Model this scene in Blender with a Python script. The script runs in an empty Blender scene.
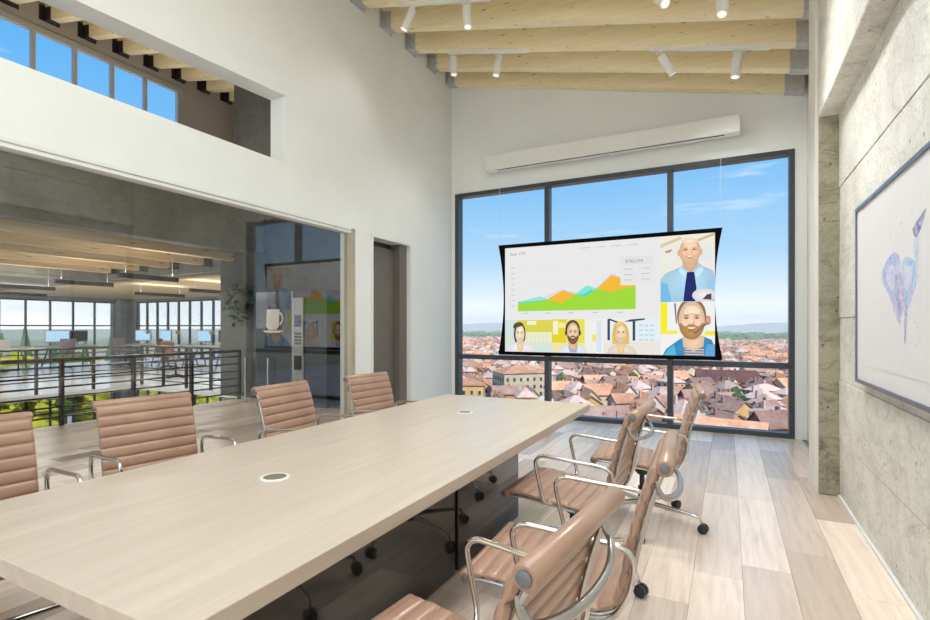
import bpy, math, random
from mathutils import Vector, Matrix
random.seed(7)
R = math.radians
SC = bpy.context.scene
COL = SC.collection
PI = math.pi

# ------------------------------------------------------------------ camera
cam_d = bpy.data.cameras.new('camera')
cam_d.sensor_width = 36.0
cam_d.lens = 509.0 / 930.0 * 36.0
cam_d.shift_y = 17.0 / 930.0
cam_d.clip_start = 0.02
cam_d.clip_end = 20000
cam = bpy.data.objects.new('camera', cam_d)
COL.objects.link(cam)
cam.location = (0, 0, 1.35)
cam.rotation_euler = (R(90), 0, R(27.325))
SC.camera = cam

# ------------------------------------------------------------------ view + world
SC.view_settings.view_transform = 'Standard'
SC.view_settings.look = 'None'
SC.view_settings.gamma = 1.0
SC.view_settings.use_curve_mapping = False
SC.view_settings.exposure = 0.25
SC.cycles.volume_bounces = 3

world = bpy.data.worlds.new('sky')
SC.world = world
world.use_nodes = True
wt = world.node_tree
wt.nodes.clear()
wo = wt.nodes.new('ShaderNodeOutputWorld')
wb = wt.nodes.new('ShaderNodeBackground')
wb.inputs['Strength'].default_value = 1.0
tc = wt.nodes.new('ShaderNodeTexCoord')
sx = wt.nodes.new('ShaderNodeSeparateXYZ')
wt.links.new(tc.outputs['Generated'], sx.inputs[0])
rp = wt.nodes.new('ShaderNodeValToRGB')
cr = rp.color_ramp
cr.elements[0].position = 0.0
cr.elements[0].color = (1.30, 1.32, 1.34, 1)
cr.elements[1].position = 0.9
cr.elements[1].color = (0.06, 0.26, 0.68, 1)
for p, c in ((0.03, (0.95, 1.0, 1.04, 1)), (0.065, (0.66, 0.78, 0.88, 1)), (0.13, (0.40, 0.63, 0.84, 1)), (0.25, (0.23, 0.50, 0.82, 1)), (0.45, (0.09, 0.39, 0.81, 1))):
    e = cr.elements.new(p)
    e.color = c
wt.links.new(sx.outputs['Z'], rp.inputs['Fac'])
mp = wt.nodes.new('ShaderNodeMapping')
mp.inputs['Scale'].default_value = (2.2, 2.2, 16)
wt.links.new(tc.outputs['Generated'], mp.inputs['Vector'])
nz = wt.nodes.new('ShaderNodeTexNoise')
nz.inputs['Scale'].default_value = 1.7
nz.inputs['Detail'].default_value = 6
nz.inputs['Roughness'].default_value = 0.6
wt.links.new(mp.outputs[0], nz.inputs['Vector'])
cl = wt.nodes.new('ShaderNodeValToRGB')
cl.color_ramp.elements[0].position = 0.60
cl.color_ramp.elements[0].color = (0, 0, 0, 1)
cl.color_ramp.elements[1].position = 0.85
cl.color_ramp.elements[1].color = (0.75, 0.75, 0.75, 1)
wt.links.new(nz.outputs['Fac'], cl.inputs['Fac'])
mx = wt.nodes.new('ShaderNodeMixRGB')
mx.inputs[2].default_value = (0.93, 0.96, 1.0, 1)
wt.links.new(cl.outputs['Color'], mx.inputs[0])
wt.links.new(rp.outputs['Color'], mx.inputs[1])
wt.links.new(mx.outputs[0], wb.inputs['Color'])
wt.links.new(wb.outputs[0], wo.inputs['Surface'])

# ------------------------------------------------------------------ sun and added rear fill
sun_d = bpy.data.lights.new('sun', 'SUN')
sun_d.energy = 4.0
sun_d.angle = R(0.6)
sun_d.color = (1.0, 0.94, 0.86)
sun = bpy.data.objects.new('sun', sun_d)
COL.objects.link(sun)
sun.rotation_euler = Vector((0.52, -0.52, 0.84)).to_track_quat('Z', 'Y').to_euler()


def area(name, loc, direction, sx_, sy_, power, color=(1, 1, 1)):
    d = bpy.data.lights.new(name, 'AREA')
    d.shape = 'RECTANGLE'
    d.size, d.size_y = sx_, sy_
    d.energy = power
    d.color = color
    o = bpy.data.objects.new(name, d)
    COL.objects.link(o)
    o.location = loc
    o.rotation_euler = Vector(direction).to_track_quat('-Z', 'Z').to_euler()
    return o


# fill light added behind the camera, outside the unseen rear window
area('rear_fill', (-1.6, -5.6, 2.3), (0, 1, 0.05), 4.6, 4.0, 70, (0.98, 0.99, 1.0))

# ------------------------------------------------------------------ materials
MATS = {}


class NT:
    def __init__(s, name):
        s.m = bpy.data.materials.new(name)
        s.m.use_nodes = True
        s.t = s.m.node_tree
        s.t.nodes.clear()
        s.out = s.t.nodes.new('ShaderNodeOutputMaterial')

    def n(s, typ, **kw):
        nd = s.t.nodes.new(typ)
        for k, v in kw.items():
            if k.startswith('i_'):
                nd.inputs[k[2:].replace('_', ' ')].default_value = v
            else:
                setattr(nd, k, v)
        return nd

    def l(s, a, b):
        s.t.links.new(a, b)

    def ramp(s, fac, stops):
        r = s.n('ShaderNodeValToRGB')
        while len(r.color_ramp.elements) < len(stops):
            r.color_ramp.elements.new(0.5)
        for e, (p, c) in zip(r.color_ramp.elements, stops):
            e.position = p
            e.color = (*c, 1) if len(c) == 3 else c
        s.l(fac, r.inputs['Fac'])
        return r.outputs['Color']

    def coord(s, scale=(1, 1, 1), rnd=False):
        t = s.n('ShaderNodeTexCoord')
        m = s.n('ShaderNodeMapping')
        m.inputs['Scale'].default_value = scale
        s.l(t.outputs['Object'], m.inputs['Vector'])
        if rnd:
            oi = s.n('ShaderNodeObjectInfo')
            mu = s.n('ShaderNodeMath', operation='MULTIPLY')
            mu.inputs[1].default_value = 57.0
            s.l(oi.outputs['Random'], mu.inputs[0])
            s.l(mu.outputs[0], m.inputs['Location'])
        return m.outputs[0]

    def noise(s, vec, scale, detail=5, rough=0.6, dist=0.0):
        nn = s.n('ShaderNodeTexNoise')
        nn.inputs['Scale'].default_value = scale
        nn.inputs['Detail'].default_value = detail
        nn.inputs['Roughness'].default_value = rough
        nn.inputs['Distortion'].default_value = dist
        s.l(vec, nn.inputs['Vector'])
        return nn.outputs['Fac']

    def mix(s, fac, a, b, mode='MIX'):
        m = s.n('ShaderNodeMixRGB', blend_type=mode)
        for i, v in enumerate((fac, a, b)):
            if hasattr(v, 'is_linked'):
                s.l(v, m.inputs[i])
            elif i == 0:
                m.inputs[0].default_value = v
            else:
                m.inputs[i].default_value = (*v, 1)
        return m.outputs[0]

    def bsdf(s, color, rough=0.5, metal=0.0, bump=None, bstr=0.2, bdist=0.01, spec=0.5, **kw):
        b = s.n('ShaderNodeBsdfPrincipled')
        if hasattr(color, 'is_linked'):
            s.l(color, b.inputs['Base Color'])
        else:
            b.inputs['Base Color'].default_value = (*color, 1)
        if hasattr(rough, 'is_linked'):
            s.l(rough, b.inputs['Roughness'])
        else:
            b.inputs['Roughness'].default_value = rough
        b.inputs['Metallic'].default_value = metal
        b.inputs['Specular IOR Level'].default_value = spec
        for k, v in kw.items():
            b.inputs[k].default_value = v
        if bump is not None:
            bp = s.n('ShaderNodeBump')
            bp.inputs['Strength'].default_value = bstr
            bp.inputs['Distance'].default_value = bdist
            s.l(bump, bp.inputs['Height'])
            s.l(bp.outputs[0], b.inputs['Normal'])
        s.l(b.outputs[0], s.out.inputs['Surface'])
        return s.m


def plain(name, color, rough=0.5, metal=0.0, var=0.08, scale=8.0, spec=0.5, bstr=0.05):
    """a procedural material: base colour with a faint noise variation and fine relief"""
    t = NT(name)
    v = t.coord()
    f = t.noise(v, scale)
    a = tuple(max(0, c * (1 - var)) for c in color)
    b = tuple(min(1, c * (1 + var)) for c in color)
    c = t.ramp(f, [(0.3, a), (0.7, b)])
    MATS[name] = t.bsdf(c, rough, metal, bump=t.noise(v, scale * 12, 3), bstr=bstr, bdist=0.002, spec=spec)
    return MATS[name]


def emit(name, color, s):
    t = NT(name)
    e = t.n('ShaderNodeEmission')
    e.inputs['Color'].default_value = (*color, 1)
    e.inputs['Strength'].default_value = s
    t.l(e.outputs[0], t.out.inputs['Surface'])
    MATS[name] = t.m
    return t.m


plain('wall_paint', (0.83, 0.855, 0.835), 0.75, var=0.02, scale=2)
plain('loft_paint', (0.42, 0.37, 0.33), 0.8, var=0.05, scale=2)
plain('white_plaster', (0.82, 0.81, 0.76), 0.7, var=0.03, scale=3)
plain('white_metal', (0.82, 0.82, 0.80), 0.35, var=0.02)
plain('casing_white', (0.80, 0.81, 0.785), 0.5, var=0.02)
plain('frame_grey', (0.06, 0.07, 0.08), 0.35, metal=0.3, var=0.06)
plain('frame_light', (0.42, 0.42, 0.43), 0.4, metal=0.3, var=0.06)
plain('brass_trim', (0.52, 0.46, 0.34), 0.35, metal=0.4, var=0.05)
plain('lid_brown', (0.20, 0.16, 0.10), 0.5, var=0.1)
plain('door_dark', (0.16, 0.145, 0.125), 0.55, var=0.05, scale=4)
plain('steel', (0.52, 0.53, 0.54), 0.5, metal=0.3, var=0.12, scale=20)
plain('chrome', (0.66, 0.64, 0.60), 0.10, metal=1.0, var=0.02)
plain('alu', (0.50, 0.49, 0.47), 0.25, metal=0.9, var=0.04)
plain('black_plastic', (0.025, 0.025, 0.027), 0.4, var=0.1)
plain('black_screen_edge', (0.005, 0.005, 0.006), 0.9, var=0.1, spec=0.05)
plain('rail_black', (0.03, 0.026, 0.022), 0.4, metal=0.3, var=0.1)
plain('screen_back', (0.55, 0.55, 0.55), 0.7)
plain('mat_white', (0.80, 0.79, 0.80), 0.8, var=0.015)
plain('frame_blue', (0.17, 0.20, 0.27), 0.35, metal=0.4, var=0.1)
plain('office_floor', (0.72, 0.73, 0.75), 0.14, var=0.05, scale=3)
plain('desk_white', (0.70, 0.68, 0.66), 0.4, var=0.03)
plain('desk_wood', (0.50, 0.36, 0.20), 0.5, var=0.1)
plain('chair_brown', (0.16, 0.07, 0.05), 0.6, var=0.1)
plain('chair_mauve', (0.36, 0.28, 0.33), 0.6, var=0.1)
plain('slab_grey', (0.34, 0.34, 0.33), 0.7, var=0.1, scale=4)
plain('machine_dark', (0.012, 0.011, 0.012), 0.25, var=0.1)
plain('machine_white', (0.45, 0.45, 0.44), 0.4, var=0.03)
plain('mug_white', (0.75, 0.73, 0.68), 0.5, var=0.03)
plain('bean_brown', (0.10, 0.045, 0.02), 0.5, var=0.4, scale=30)
plain('soil', (0.05, 0.035, 0.025), 0.9, var=0.3, scale=30)
emit('monitor_glow', (0.45, 0.75, 1.0), 0.9)
emit('lamp_lens', (1.0, 0.95, 0.88), 0.9)


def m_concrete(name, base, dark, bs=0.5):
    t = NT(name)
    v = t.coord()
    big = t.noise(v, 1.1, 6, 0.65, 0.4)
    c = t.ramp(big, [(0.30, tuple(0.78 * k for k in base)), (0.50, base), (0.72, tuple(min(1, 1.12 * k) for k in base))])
    vs = t.coord((0.8, 0.8, 1.7))
    st = t.noise(vs, 3.2, 8, 0.7, 0.3)
    c = t.mix(t.ramp(st, [(0.50, (0, 0, 0)), (0.72, (0.42, 0.42, 0.42))]), c, dark)
    lines = t.ramp(t.noise(t.coord((0.8, 0.8, 1.5)), 1.6, 9, 0.7, 1.0), [(0.488, (1, 1, 1)), (0.50, (0.5, 0.48, 0.44)), (0.512, (1, 1, 1))])
    c = t.mix(0.45 * bs + 0.1, c, lines, 'MULTIPLY')
    pits = t.n('ShaderNodeTexVoronoi')
    pits.inputs['Scale'].default_value = 9.0
    t.l(v, pits.inputs['Vector'])
    pit = t.ramp(pits.outputs['Distance'], [(0.04, (0, 0, 0)), (0.12, (1, 1, 1))])
    c = t.mix(0.5, c, pit, 'MULTIPLY')
    fine = t.noise(v, 42, 6, 0.7)
    c = t.mix(0.28, c, t.ramp(fine, [(0.3, (0.35, 0.34, 0.30)), (0.60, (1, 1, 1))]), 'MULTIPLY')
    blot = t.noise(v, 4.5, 9, 0.75, 0.8)
    c = t.mix(t.ramp(blot, [(0.52, (0, 0, 0)), (0.70, (0.55, 0.55, 0.55))]), c, dark)
    mid = t.noise(v, 9, 8, 0.7)
    h = t.mix(0.5, t.mix(0.4, t.mix(0.5, mid, fine), lines), pit)
    MATS[name] = t.bsdf(c, 0.85, bump=h, bstr=bs, bdist=0.012, spec=0.2)


m_concrete('concrete', (0.84, 0.83, 0.76), (0.50, 0.48, 0.41), 0.7)
m_concrete('concrete_rough', (0.42, 0.39, 0.29), (0.10, 0.08, 0.055), 1.2)
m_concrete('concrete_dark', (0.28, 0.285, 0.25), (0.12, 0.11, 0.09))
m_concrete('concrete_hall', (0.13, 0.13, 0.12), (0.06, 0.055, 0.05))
m_concrete('block_wall', (0.34, 0.34, 0.34), (0.2, 0.2, 0.2))


def m_wood(name, base, dark, knot, scale, rough, knots=True, ks=(0.9, 5, 5), rnd=False, var=0.0, bstr=0.08):
    t = NT(name)
    v = t.coord(scale, rnd)
    g = t.noise(v, 3.0, 8, 0.65, 0.6)
    c = t.ramp(g, [(0.25, dark), (0.50, base), (0.75, tuple(min(1, k * 1.12) for k in base))])
    w = t.n('ShaderNodeTexWave')
    w.bands_direction = 'DIAGONAL'
    w.inputs['Scale'].default_value = 1.3
    w.inputs['Distortion'].default_value = 7.0
    w.inputs['Detail'].default_value = 3
    t.l(v, w.inputs['Vector'])
    c = t.mix(0.13, c, t.ramp(w.outputs['Fac'], [(0.0, tuple(k / max(base) for k in dark)), (0.55, (1, 1, 1))]), 'MULTIPLY')
    if knots:
        vk = t.coord(ks, rnd)
        vo = t.n('ShaderNodeTexVoronoi')
        vo.inputs['Scale'].default_value = 1.6
        t.l(vk, vo.inputs['Vector'])
        k = t.ramp(vo.outputs['Distance'], [(0.05, (1, 1, 1)), (0.15, (0, 0, 0))])
        c = t.mix(k, c, knot)
    if var:
        oi = t.n('ShaderNodeObjectInfo')
        tone = t.ramp(oi.outputs['Random'], [(0.0, (1 - var, 1 - var * 1.1, 1 - var * 1.2)), (0.35, (1 - var * 0.4, 1 - var * 0.45, 1 - var * 0.5)), (0.6, (1, 1, 1)), (1.0, (1.06, 1.04, 1.0))])
        c = t.mix(1.0, c, tone, 'MULTIPLY')
    MATS[name] = t.bsdf(c, rough, bump=g, bstr=bstr, bdist=0.003)


m_wood('pine', (0.93, 0.81, 0.55), (0.86, 0.72, 0.46), (0.42, 0.24, 0.11), (0.35, 7, 7), 0.6, ks=(2.2, 9, 9))
m_wood('pine_y', (0.78, 0.60, 0.35), (0.66, 0.48, 0.25), (0.22, 0.11, 0.05), (7, 0.35, 7), 0.6, ks=(5, 0.9, 5))
m_wood('plank', (0.86, 0.74, 0.64), (0.72, 0.59, 0.49), (0.3, 0.2, 0.14), (7, 0.5, 7), 0.25, knots=False, rnd=True, var=0.34)
m_wood('table_oak', (0.58, 0.50, 0.41), (0.53, 0.45, 0.355), (0.4, 0.3, 0.2), (5, 0.35, 5), 0.33, knots=False, bstr=0.03)


def m_leather():
    t = NT('leather')
    v = t.coord()
    f = t.noise(v, 6, 4)
    c = t.ramp(f, [(0.3, (0.365, 0.218, 0.148)), (0.7, (0.445, 0.278, 0.196))])
    vo = t.n('ShaderNodeTexVoronoi')
    vo.inputs['Scale'].default_value = 420
    t.l(v, vo.inputs['Vector'])
    MATS['leather'] = t.bsdf(c, 0.28, bump=vo.outputs['Distance'], bstr=0.06, bdist=0.001, spec=0.6)


m_leather()
plain('cap_grey', (0.20, 0.21, 0.22), 0.45, metal=0.7, var=0.05)
plain('leather_dark', (0.36, 0.16, 0.08), 0.45, var=0.08)


def m_glass(name, tint, ior, rough=0.0):
    t = NT(name)
    tr = t.n('ShaderNodeBsdfTransparent')
    tr.inputs['Color'].default_value = (*tint, 1)
    gl = t.n('ShaderNodeBsdfGlossy')
    gl.inputs['Roughness'].default_value = rough
    gl.inputs['Color'].default_value = (0.95, 0.96, 1, 1)
    fr = t.n('ShaderNodeFresnel')
    # the same reflectance on both faces of the pane (no total internal reflection in a thin sheet)
    gm_ = t.n('ShaderNodeNewGeometry')
    mr = t.n('ShaderNodeMapRange')
    mr.inputs['To Min'].default_value = ior
    mr.inputs['To Max'].default_value = 1.0 / ior
    t.l(gm_.outputs['Backfacing'], mr.inputs['Value'])
    t.l(mr.outputs[0], fr.inputs['IOR'])
    # a trace of dust that breaks up the reflection very slightly
    d = t.noise(t.coord(), 3.0)
    dm = t.n('ShaderNodeMath', operation='MULTIPLY_ADD')
    dm.inputs[1].default_value = 0.05
    dm.inputs[2].default_value = 0.97
    t.l(d, dm.inputs[0])
    mu = t.n('ShaderNodeMath', operation='MULTIPLY')
    t.l(fr.outputs[0], mu.inputs[0])
    t.l(dm.outputs[0], mu.inputs[1])
    m = t.n('ShaderNodeMixShader')
    t.l(mu.outputs[0], m.inputs[0])
    t.l(tr.outputs[0], m.inputs[1])
    t.l(gl.outputs[0], m.inputs[2])
    t.l(m.outputs[0], t.out.inputs['Surface'])
    MATS[name] = t.m


m_glass('pane_clear', (0.98, 0.985, 0.99), 1.08)
m_glass('pane_partition', (0.95, 0.955, 0.945), 1.6)


def m_darkglass():
    t = NT('dark_glass')
    v = t.coord()
    c = t.ramp(t.noise(v, 2.0), [(0.3, (0.020, 0.018, 0.016)), (0.7, (0.028, 0.025, 0.022))])
    MATS['dark_glass'] = t.bsdf(c, 0.04, spec=0.5, IOR=1.75)


m_darkglass()


def m_foliage(name, a, b):
    t = NT(name)
    v = t.coord()
    c = t.ramp(t.noise(v, 1.8, 6), [(0.3, a), (0.7, b)])
    MATS[name] = t.bsdf(c, 0.75, bump=t.noise(v, 9, 6), bstr=0.8, bdist=0.2, spec=0.2)


m_foliage('foliage_yellow', (0.30, 0.36, 0.03), (0.62, 0.60, 0.06))
m_foliage('foliage_green', (0.05, 0.12, 0.03), (0.14, 0.26, 0.07))
m_foliage('foliage_cypress', (0.05, 0.15, 0.06), (0.13, 0.30, 0.12))
m_foliage('foliage_town', (0.05, 0.09, 0.04), (0.13, 0.18, 0.08))
plain('leaf_indoor', (0.035, 0.085, 0.02), 0.45, var=0.3)
plain('leaf_grey', (0.02, 0.035, 0.03), 0.5, var=0.3)
plain('bark', (0.12, 0.08, 0.05), 0.9, var=0.2)


def m_color_attr(name, emission):
    """flat print: colours come from the mesh's face colours"""
    t = NT(name)
    a = t.n('ShaderNodeVertexColor')
    a.layer_name = 'print'
    f = t.noise(t.coord(), 14, 4)
    c = t.mix(1.0, a.outputs['Color'], t.ramp(f, [(0.3, (0.985, 0.985, 0.985)), (0.7, (1, 1, 1))]), 'MULTIPLY')
    if emission:
        e = t.n('ShaderNodeEmission')
        t.l(c, e.inputs['Color'])
        e.inputs['Strength'].default_value = emission
        t.l(e.outputs[0], t.out.inputs['Surface'])
    else:
        t.bsdf(c, 0.7)
    MATS[name] = t.m


m_color_attr('screen_image', 0.84)
m_color_attr('paper_print', 0)


def m_watercolour():
    t = NT('watercolour')
    a = t.n('ShaderNodeVertexColor')
    a.layer_name = 'print'
    v = t.coord()
    f = t.noise(v, 13, 7, 0.7, 1.5)
    c = t.mix(t.ramp(f, [(0.40, (0, 0, 0)), (0.62, (0.85, 0.85, 0.85))]), a.outputs['Color'], (0.72, 0.75, 0.86))
    f2 = t.noise(v, 22, 7, 0.7, 2.0)
    c = t.mix(t.ramp(f2, [(0.56, (0, 0, 0)), (0.68, (0.6, 0.6, 0.6))]), c, (0.18, 0.22, 0.52))
    MATS['watercolour'] = t.bsdf(c, 0.8)


m_watercolour()


def m_town(name, a, b, rough=0.9, scale=0.35, tint=0.25):
    t = NT(name)
    v = t.coord()
    c = t.ramp(t.noise(v, scale, 8, 0.7), [(0.3, a), (0.7, b)])
    oi = t.n('ShaderNodeObjectInfo')
    tone = t.ramp(oi.outputs['Random'], [(0, (1 - tint, 1 - tint, 1 - tint)), (1, (1 + tint * 0.4,) * 3)])
    c = t.mix(1.0, c, tone, 'MULTIPLY')
    MATS[name] = t.bsdf(c, rough, spec=0.1)


m_town('roof_terracotta', (0.44, 0.19, 0.10), (0.78, 0.46, 0.29), tint=0.4)
m_town('roof_brown', (0.24, 0.14, 0.11), (0.46, 0.30, 0.24), tint=0.4)
m_town('roof_rose', (0.50, 0.33, 0.26), (0.72, 0.56, 0.48), tint=0.35)
m_town('roof_maroon', (0.10, 0.05, 0.05), (0.18, 0.09, 0.08))
m_town('stucco_cream', (0.62, 0.50, 0.34), (0.80, 0.70, 0.52))
m_town('stucco_white', (0.66, 0.62, 0.56), (0.85, 0.82, 0.78))
m_town('stucco_pink', (0.58, 0.38, 0.32), (0.76, 0.56, 0.50))
m_town('stucco_ochre', (0.55, 0.34, 0.14), (0.74, 0.52, 0.25))
m_town('brick_town', (0.30, 0.16, 0.11), (0.42, 0.24, 0.17))
m_town('town_window', (0.05, 0.05, 0.06), (0.10, 0.10, 0.12))
m_town('street', (0.26, 0.25, 0.24), (0.40, 0.37, 0.34), scale=0.05, tint=0)
m_town('plain_land', (0.16, 0.20, 0.12), (0.36, 0.34, 0.24), scale=0.004, tint=0)


# ------------------------------------------------------------------ mesh helpers
class MB:
    def __init__(s):
        s.v, s.f, s.mi, s.c = [], [], [], []

    def add(s, verts, faces, mi=0, col=None):
        o = len(s.v)
        s.v += [tuple(p) for p in verts]
        for f in faces:
            s.f.append([i + o for i in f])
            s.mi.append(mi)
            s.c.append(col)
        return s

    def box(s, x0, y0, z0, x1, y1, z1, mi=0, col=None):
        return s.add([(x0, y0, z0), (x1, y0, z0), (x1, y1, z0), (x0, y1, z0), (x0, y0, z1), (x1, y0, z1), (x1, y1, z1), (x0, y1, z1)],
                     [(0, 3, 2, 1), (4, 5, 6, 7), (0, 1, 5, 4), (1, 2, 6, 5), (2, 3, 7, 6), (3, 0, 4, 7)], mi, col)

    def hexa(s, p, mi=0):
        return s.add(p, [(0, 3, 2, 1), (4, 5, 6, 7), (0, 1, 5, 4), (1, 2, 6, 5), (2, 3, 7, 6), (3, 0, 4, 7)], mi)

    def tube(s, path, r, seg=10, mi=0, flat=1.0, cap=True):
        path = [Vector(p) for p in path]
        n = len(path)
        rs = r if isinstance(r, (list, tuple)) else [r] * n
        t0 = (path[1] - path[0]).normalized()
        up = Vector((0, 0, 1)) if abs(t0.z) < 0.9 else Vector((0, 1, 0))
        nrm = (up - t0 * up.dot(t0)).normalized()
        vs, fs = [], []
        for i in range(n):
            if i == 0:
                t = t0
            elif i == n - 1:
                t = (path[i] - path[i - 1]).normalized()
            else:
                t = (path[i + 1] - path[i - 1]).normalized()
            nrm = (nrm - t * nrm.dot(t)).normalized()
            b = t.cross(nrm)
            for k in range(seg):
                a = 2 * PI * k / seg
                vs.append(path[i] + nrm * (math.cos(a) * rs[i] * flat) + b * (math.sin(a) * rs[i]))
        for i in range(n - 1):
            for k in range(seg):
                k2 = (k + 1) % seg
                fs.append((i * seg + k, i * seg + k2, (i + 1) * seg + k2, (i + 1) * seg + k))
        if cap:
            fs.append(tuple(range(seg - 1, -1, -1)))
            fs.append(tuple(range((n - 1) * seg, n * seg)))
        return s.add(vs, fs, mi)

    def cyl(s, p0, p1, r, seg=16, mi=0, r1=None):
        return s.tube([p0, p1], [r, r if r1 is None else r1], seg, mi)

    def poly(s, pts, mi=0, col=None):
        return s.add(pts, [tuple(range(len(pts)))], mi, col)

    def build(s, name, mats, parent=None, smooth=False, loc=None, bevel=0):
        me = bpy.data.meshes.new(name)
        me.from_pydata(s.v, [], s.f)
        if not isinstance(mats, (list, tuple)):
            mats = [mats]
        for m in mats:
            me.materials.append(MATS[m])
        if len(mats) > 1:
            me.polygons.foreach_set('material_index', s.mi)
        if any(c is not None for c in s.c):
            ca = me.color_attributes.new('print', 'FLOAT_COLOR', 'CORNER')
            for p, c in zip(me.polygons, s.c):
                for q, li in enumerate(p.loop_indices):
                    k = c or (1, 1, 1)
                    ca.data[li].color = (*(k[q] if isinstance(k[0], tuple) else k), 1)
        if smooth:
            me.polygons.foreach_set('use_smooth', [True] * len(me.polygons))
        me.update()
        o = bpy.data.objects.new(name, me)
        COL.objects.link(o)
        if smooth:
            try:
                me.set_sharp_from_angle(angle=R(40))
            except Exception:
                pass
        if bevel:
            bm = o.modifiers.new('bevel', 'BEVEL')
            bm.width = bevel
            bm.segments = 2
        if parent is not None:
            o.parent = parent
        if loc is not None:
            o.location = loc
        return o


def box(name, mat, dims, parent=None, bevel=0):
    return MB().box(*dims).build(name, mat, parent, bevel=bevel)


def tag(o, label=None, cat=None, group=None, kind=None):
    if label:
        o['label'] = label
    if cat:
        o['category'] = cat
    if group:
        o['group'] = group
    if kind:
        o['kind'] = kind
    return o


def empty(name, loc=(0, 0, 0), rz=0.0, **kw):
    o = bpy.data.objects.new(name, None)
    COL.objects.link(o)
    o.empty_display_size = 0.1
    o.location = loc
    o.rotation_euler = (0, 0, rz)
    return tag(o, **kw)


def struct(o, label, cat):
    return tag(o, label, cat, kind='structure')


def copy_tree(o, parent=None):
    c = o.copy()
    COL.objects.link(c)
    c.parent = parent
    for ch in list(o.children):
        copy_tree(ch, c)
    return c


def catmull(pts, n):
    out = []
    P = [pts[0]] + list(pts) + [pts[-1]]
    for i in range(1, len(P) - 2):
        p0, p1, p2, p3 = (Vector(q) for q in P[i - 1:i + 3])
        for k in range(n):
            t = k / n
            out.append(0.5 * ((2 * p1) + (p2 - p0) * t + (2 * p0 - 5 * p1 + 4 * p2 - p3) * t * t + (3 * p1 - p0 - 3 * p2 + p3) * t ** 3))
    out.append(Vector(pts[-1]))
    return out


# ================================================================== STRUCTURE
LX, RX, FY, BY = -4.0, 0.79, 7.27, -5.0


def zr(x):          # underside of the sloping roof joists
    return 5.25 - 0.235 * (x + 4.0)


def zl(x):          # underside of the loft joists left of the white wall
    return 5.25 - 0.197 * (x + 4.0)


# ---- floor and its planks
fl = box('floor', 'slab_grey', (-8.25, -5.2, -0.28, 1.1, 7.3, -0.02))
struct(fl, 'pale oak plank floor of the meeting room', 'floor')
PW = 0.24


def planks(x0, x1, y0, y1, parent):
    x = x1
    while x > x0 + 0.01:
        xa = max(x - PW, x0)
        y = y0 - random.uniform(0.0, 1.2)
        while y < y1 - 0.02:
            L = random.choice((1.15, 1.3, 1.5, 1.7))
            ya, yb = max(y, y0), min(y + L, y1)
            if yb - ya > 0.05:
                MB().box(xa + 0.0008, ya + 0.0008, -0.02, x - 0.0008, yb - 0.0008, 0.0).build('plank', 'plank', parent)
            y += L
        x -= PW


planks(LX, 0.79, -0.6, FY, fl)
planks(-8.2, LX, 2.0, 7.1, fl)
box('back_floor_boards', 'plank', (-8.2, -5.0, -0.02, 0.79, -0.6, 0.0), fl)

# ---- left wall with clerestory slot, glazed opening and doorway
TOP = 5.56
w = MB()
X0, X1 = LX - 0.22, LX
w.box(X0, BY, 0, X1, -2.0, TOP)
w.box(X0, -2.0, 2.53, X1, 4.84, 3.02)
w.box(X0, 3.77, 3.02, X1, 4.84, TOP)
w.hexa([(X0, -2, 3.40), (X1, -2, 3.40), (X1, 3.77, 3.705), (X0, 3.77, 3.705), (X0, -2, TOP), (X1, -2, TOP), (X1, 3.77, TOP), (X0, 3.77, TOP)])
w.box(X0, 4.84, 0, X1, 5.16, TOP)
w.box(X0, 5.16, 2.53, X1, 6.07, TOP)
w.box(X0, 6.07, 0, X1, FY + 0.2, TOP)
struct(w.build('wall_left', 'wall_paint'), 'white painted wall with the long clerestory slot and doorway', 'wall')

# ---- far wall above the window
w = MB()
w.box(LX, FY, 0, -3.935, FY + 0.25, 3.50)
w.box(0.715, FY, 0, 1.1, FY + 0.25, 3.50)
w.hexa([(LX, FY, 3.50), (1.1, FY, 3.50), (1.1, FY + 0.25, 3.50), (LX, FY + 0.25, 3.50),
        (LX, FY, TOP), (1.1, FY, TOP - 0.235 * 5.1), (1.1, FY + 0.25, TOP - 0.235 * 5.1), (LX, FY + 0.25, TOP)])
struct(w.build('wall_far', 'wall_paint'), 'grey white painted wall above the big view window', 'wall')

# ---- right board-marked concrete wall: each formwork lift is a band of its own
wr = box('wall_right', 'concrete', (0.80, BY, 0, 1.1, 5.3, 3.04))
struct(wr, 'board-marked concrete wall behind the framed picture', 'wall')
zb = [0.02, 0.46, 0.93, 1.42, 1.93, 2.46, 3.04]
for i in range(6):
    off = (0.0, 0.004, -0.002, 0.003, 0.0, 0.005)[i]
    box('formwork_band', 'concrete', (0.79 - off, BY, zb[i] + 0.0012, 0.81, 4.97, zb[i + 1] - 0.0012), wr, bevel=0.004)
b = MB()
b.box(0.775, BY, 0, 0.80, 4.96, 0.018)
struct(b.build('baseboard_right', 'casing_white'), 'thin pale strip at the foot of the concrete wall', 'baseboard')
b = MB()
b.hexa([(0.65, BY, 3.04), (1.1, BY, 3.04), (1.1, 4.97, 3.04), (0.65, 4.97, 3.04), (0.65, BY, 4.55), (1.1, BY, 4.50), (1.1, 4.97, 4.50), (0.65, 4.97, 4.55)])
struct(b.build('concrete_beam', 'concrete', bevel=0.012), 'deep concrete beam projecting above the concrete wall', 'beam')
b = MB().box(0.652, 4.97, 0, 0.82, 5.30, 4.55)
struct(b.build('concrete_pillar', 'concrete_rough', bevel=0.008), 'rough brown concrete pillar between picture wall and window', 'pillar')
struct(box('trim_1', 'white_plaster', (0.628, 4.985, 0, 0.652, 5.33, 4.5)), 'white plaster strip on the side of the concrete pillar', 'trim')
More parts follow.
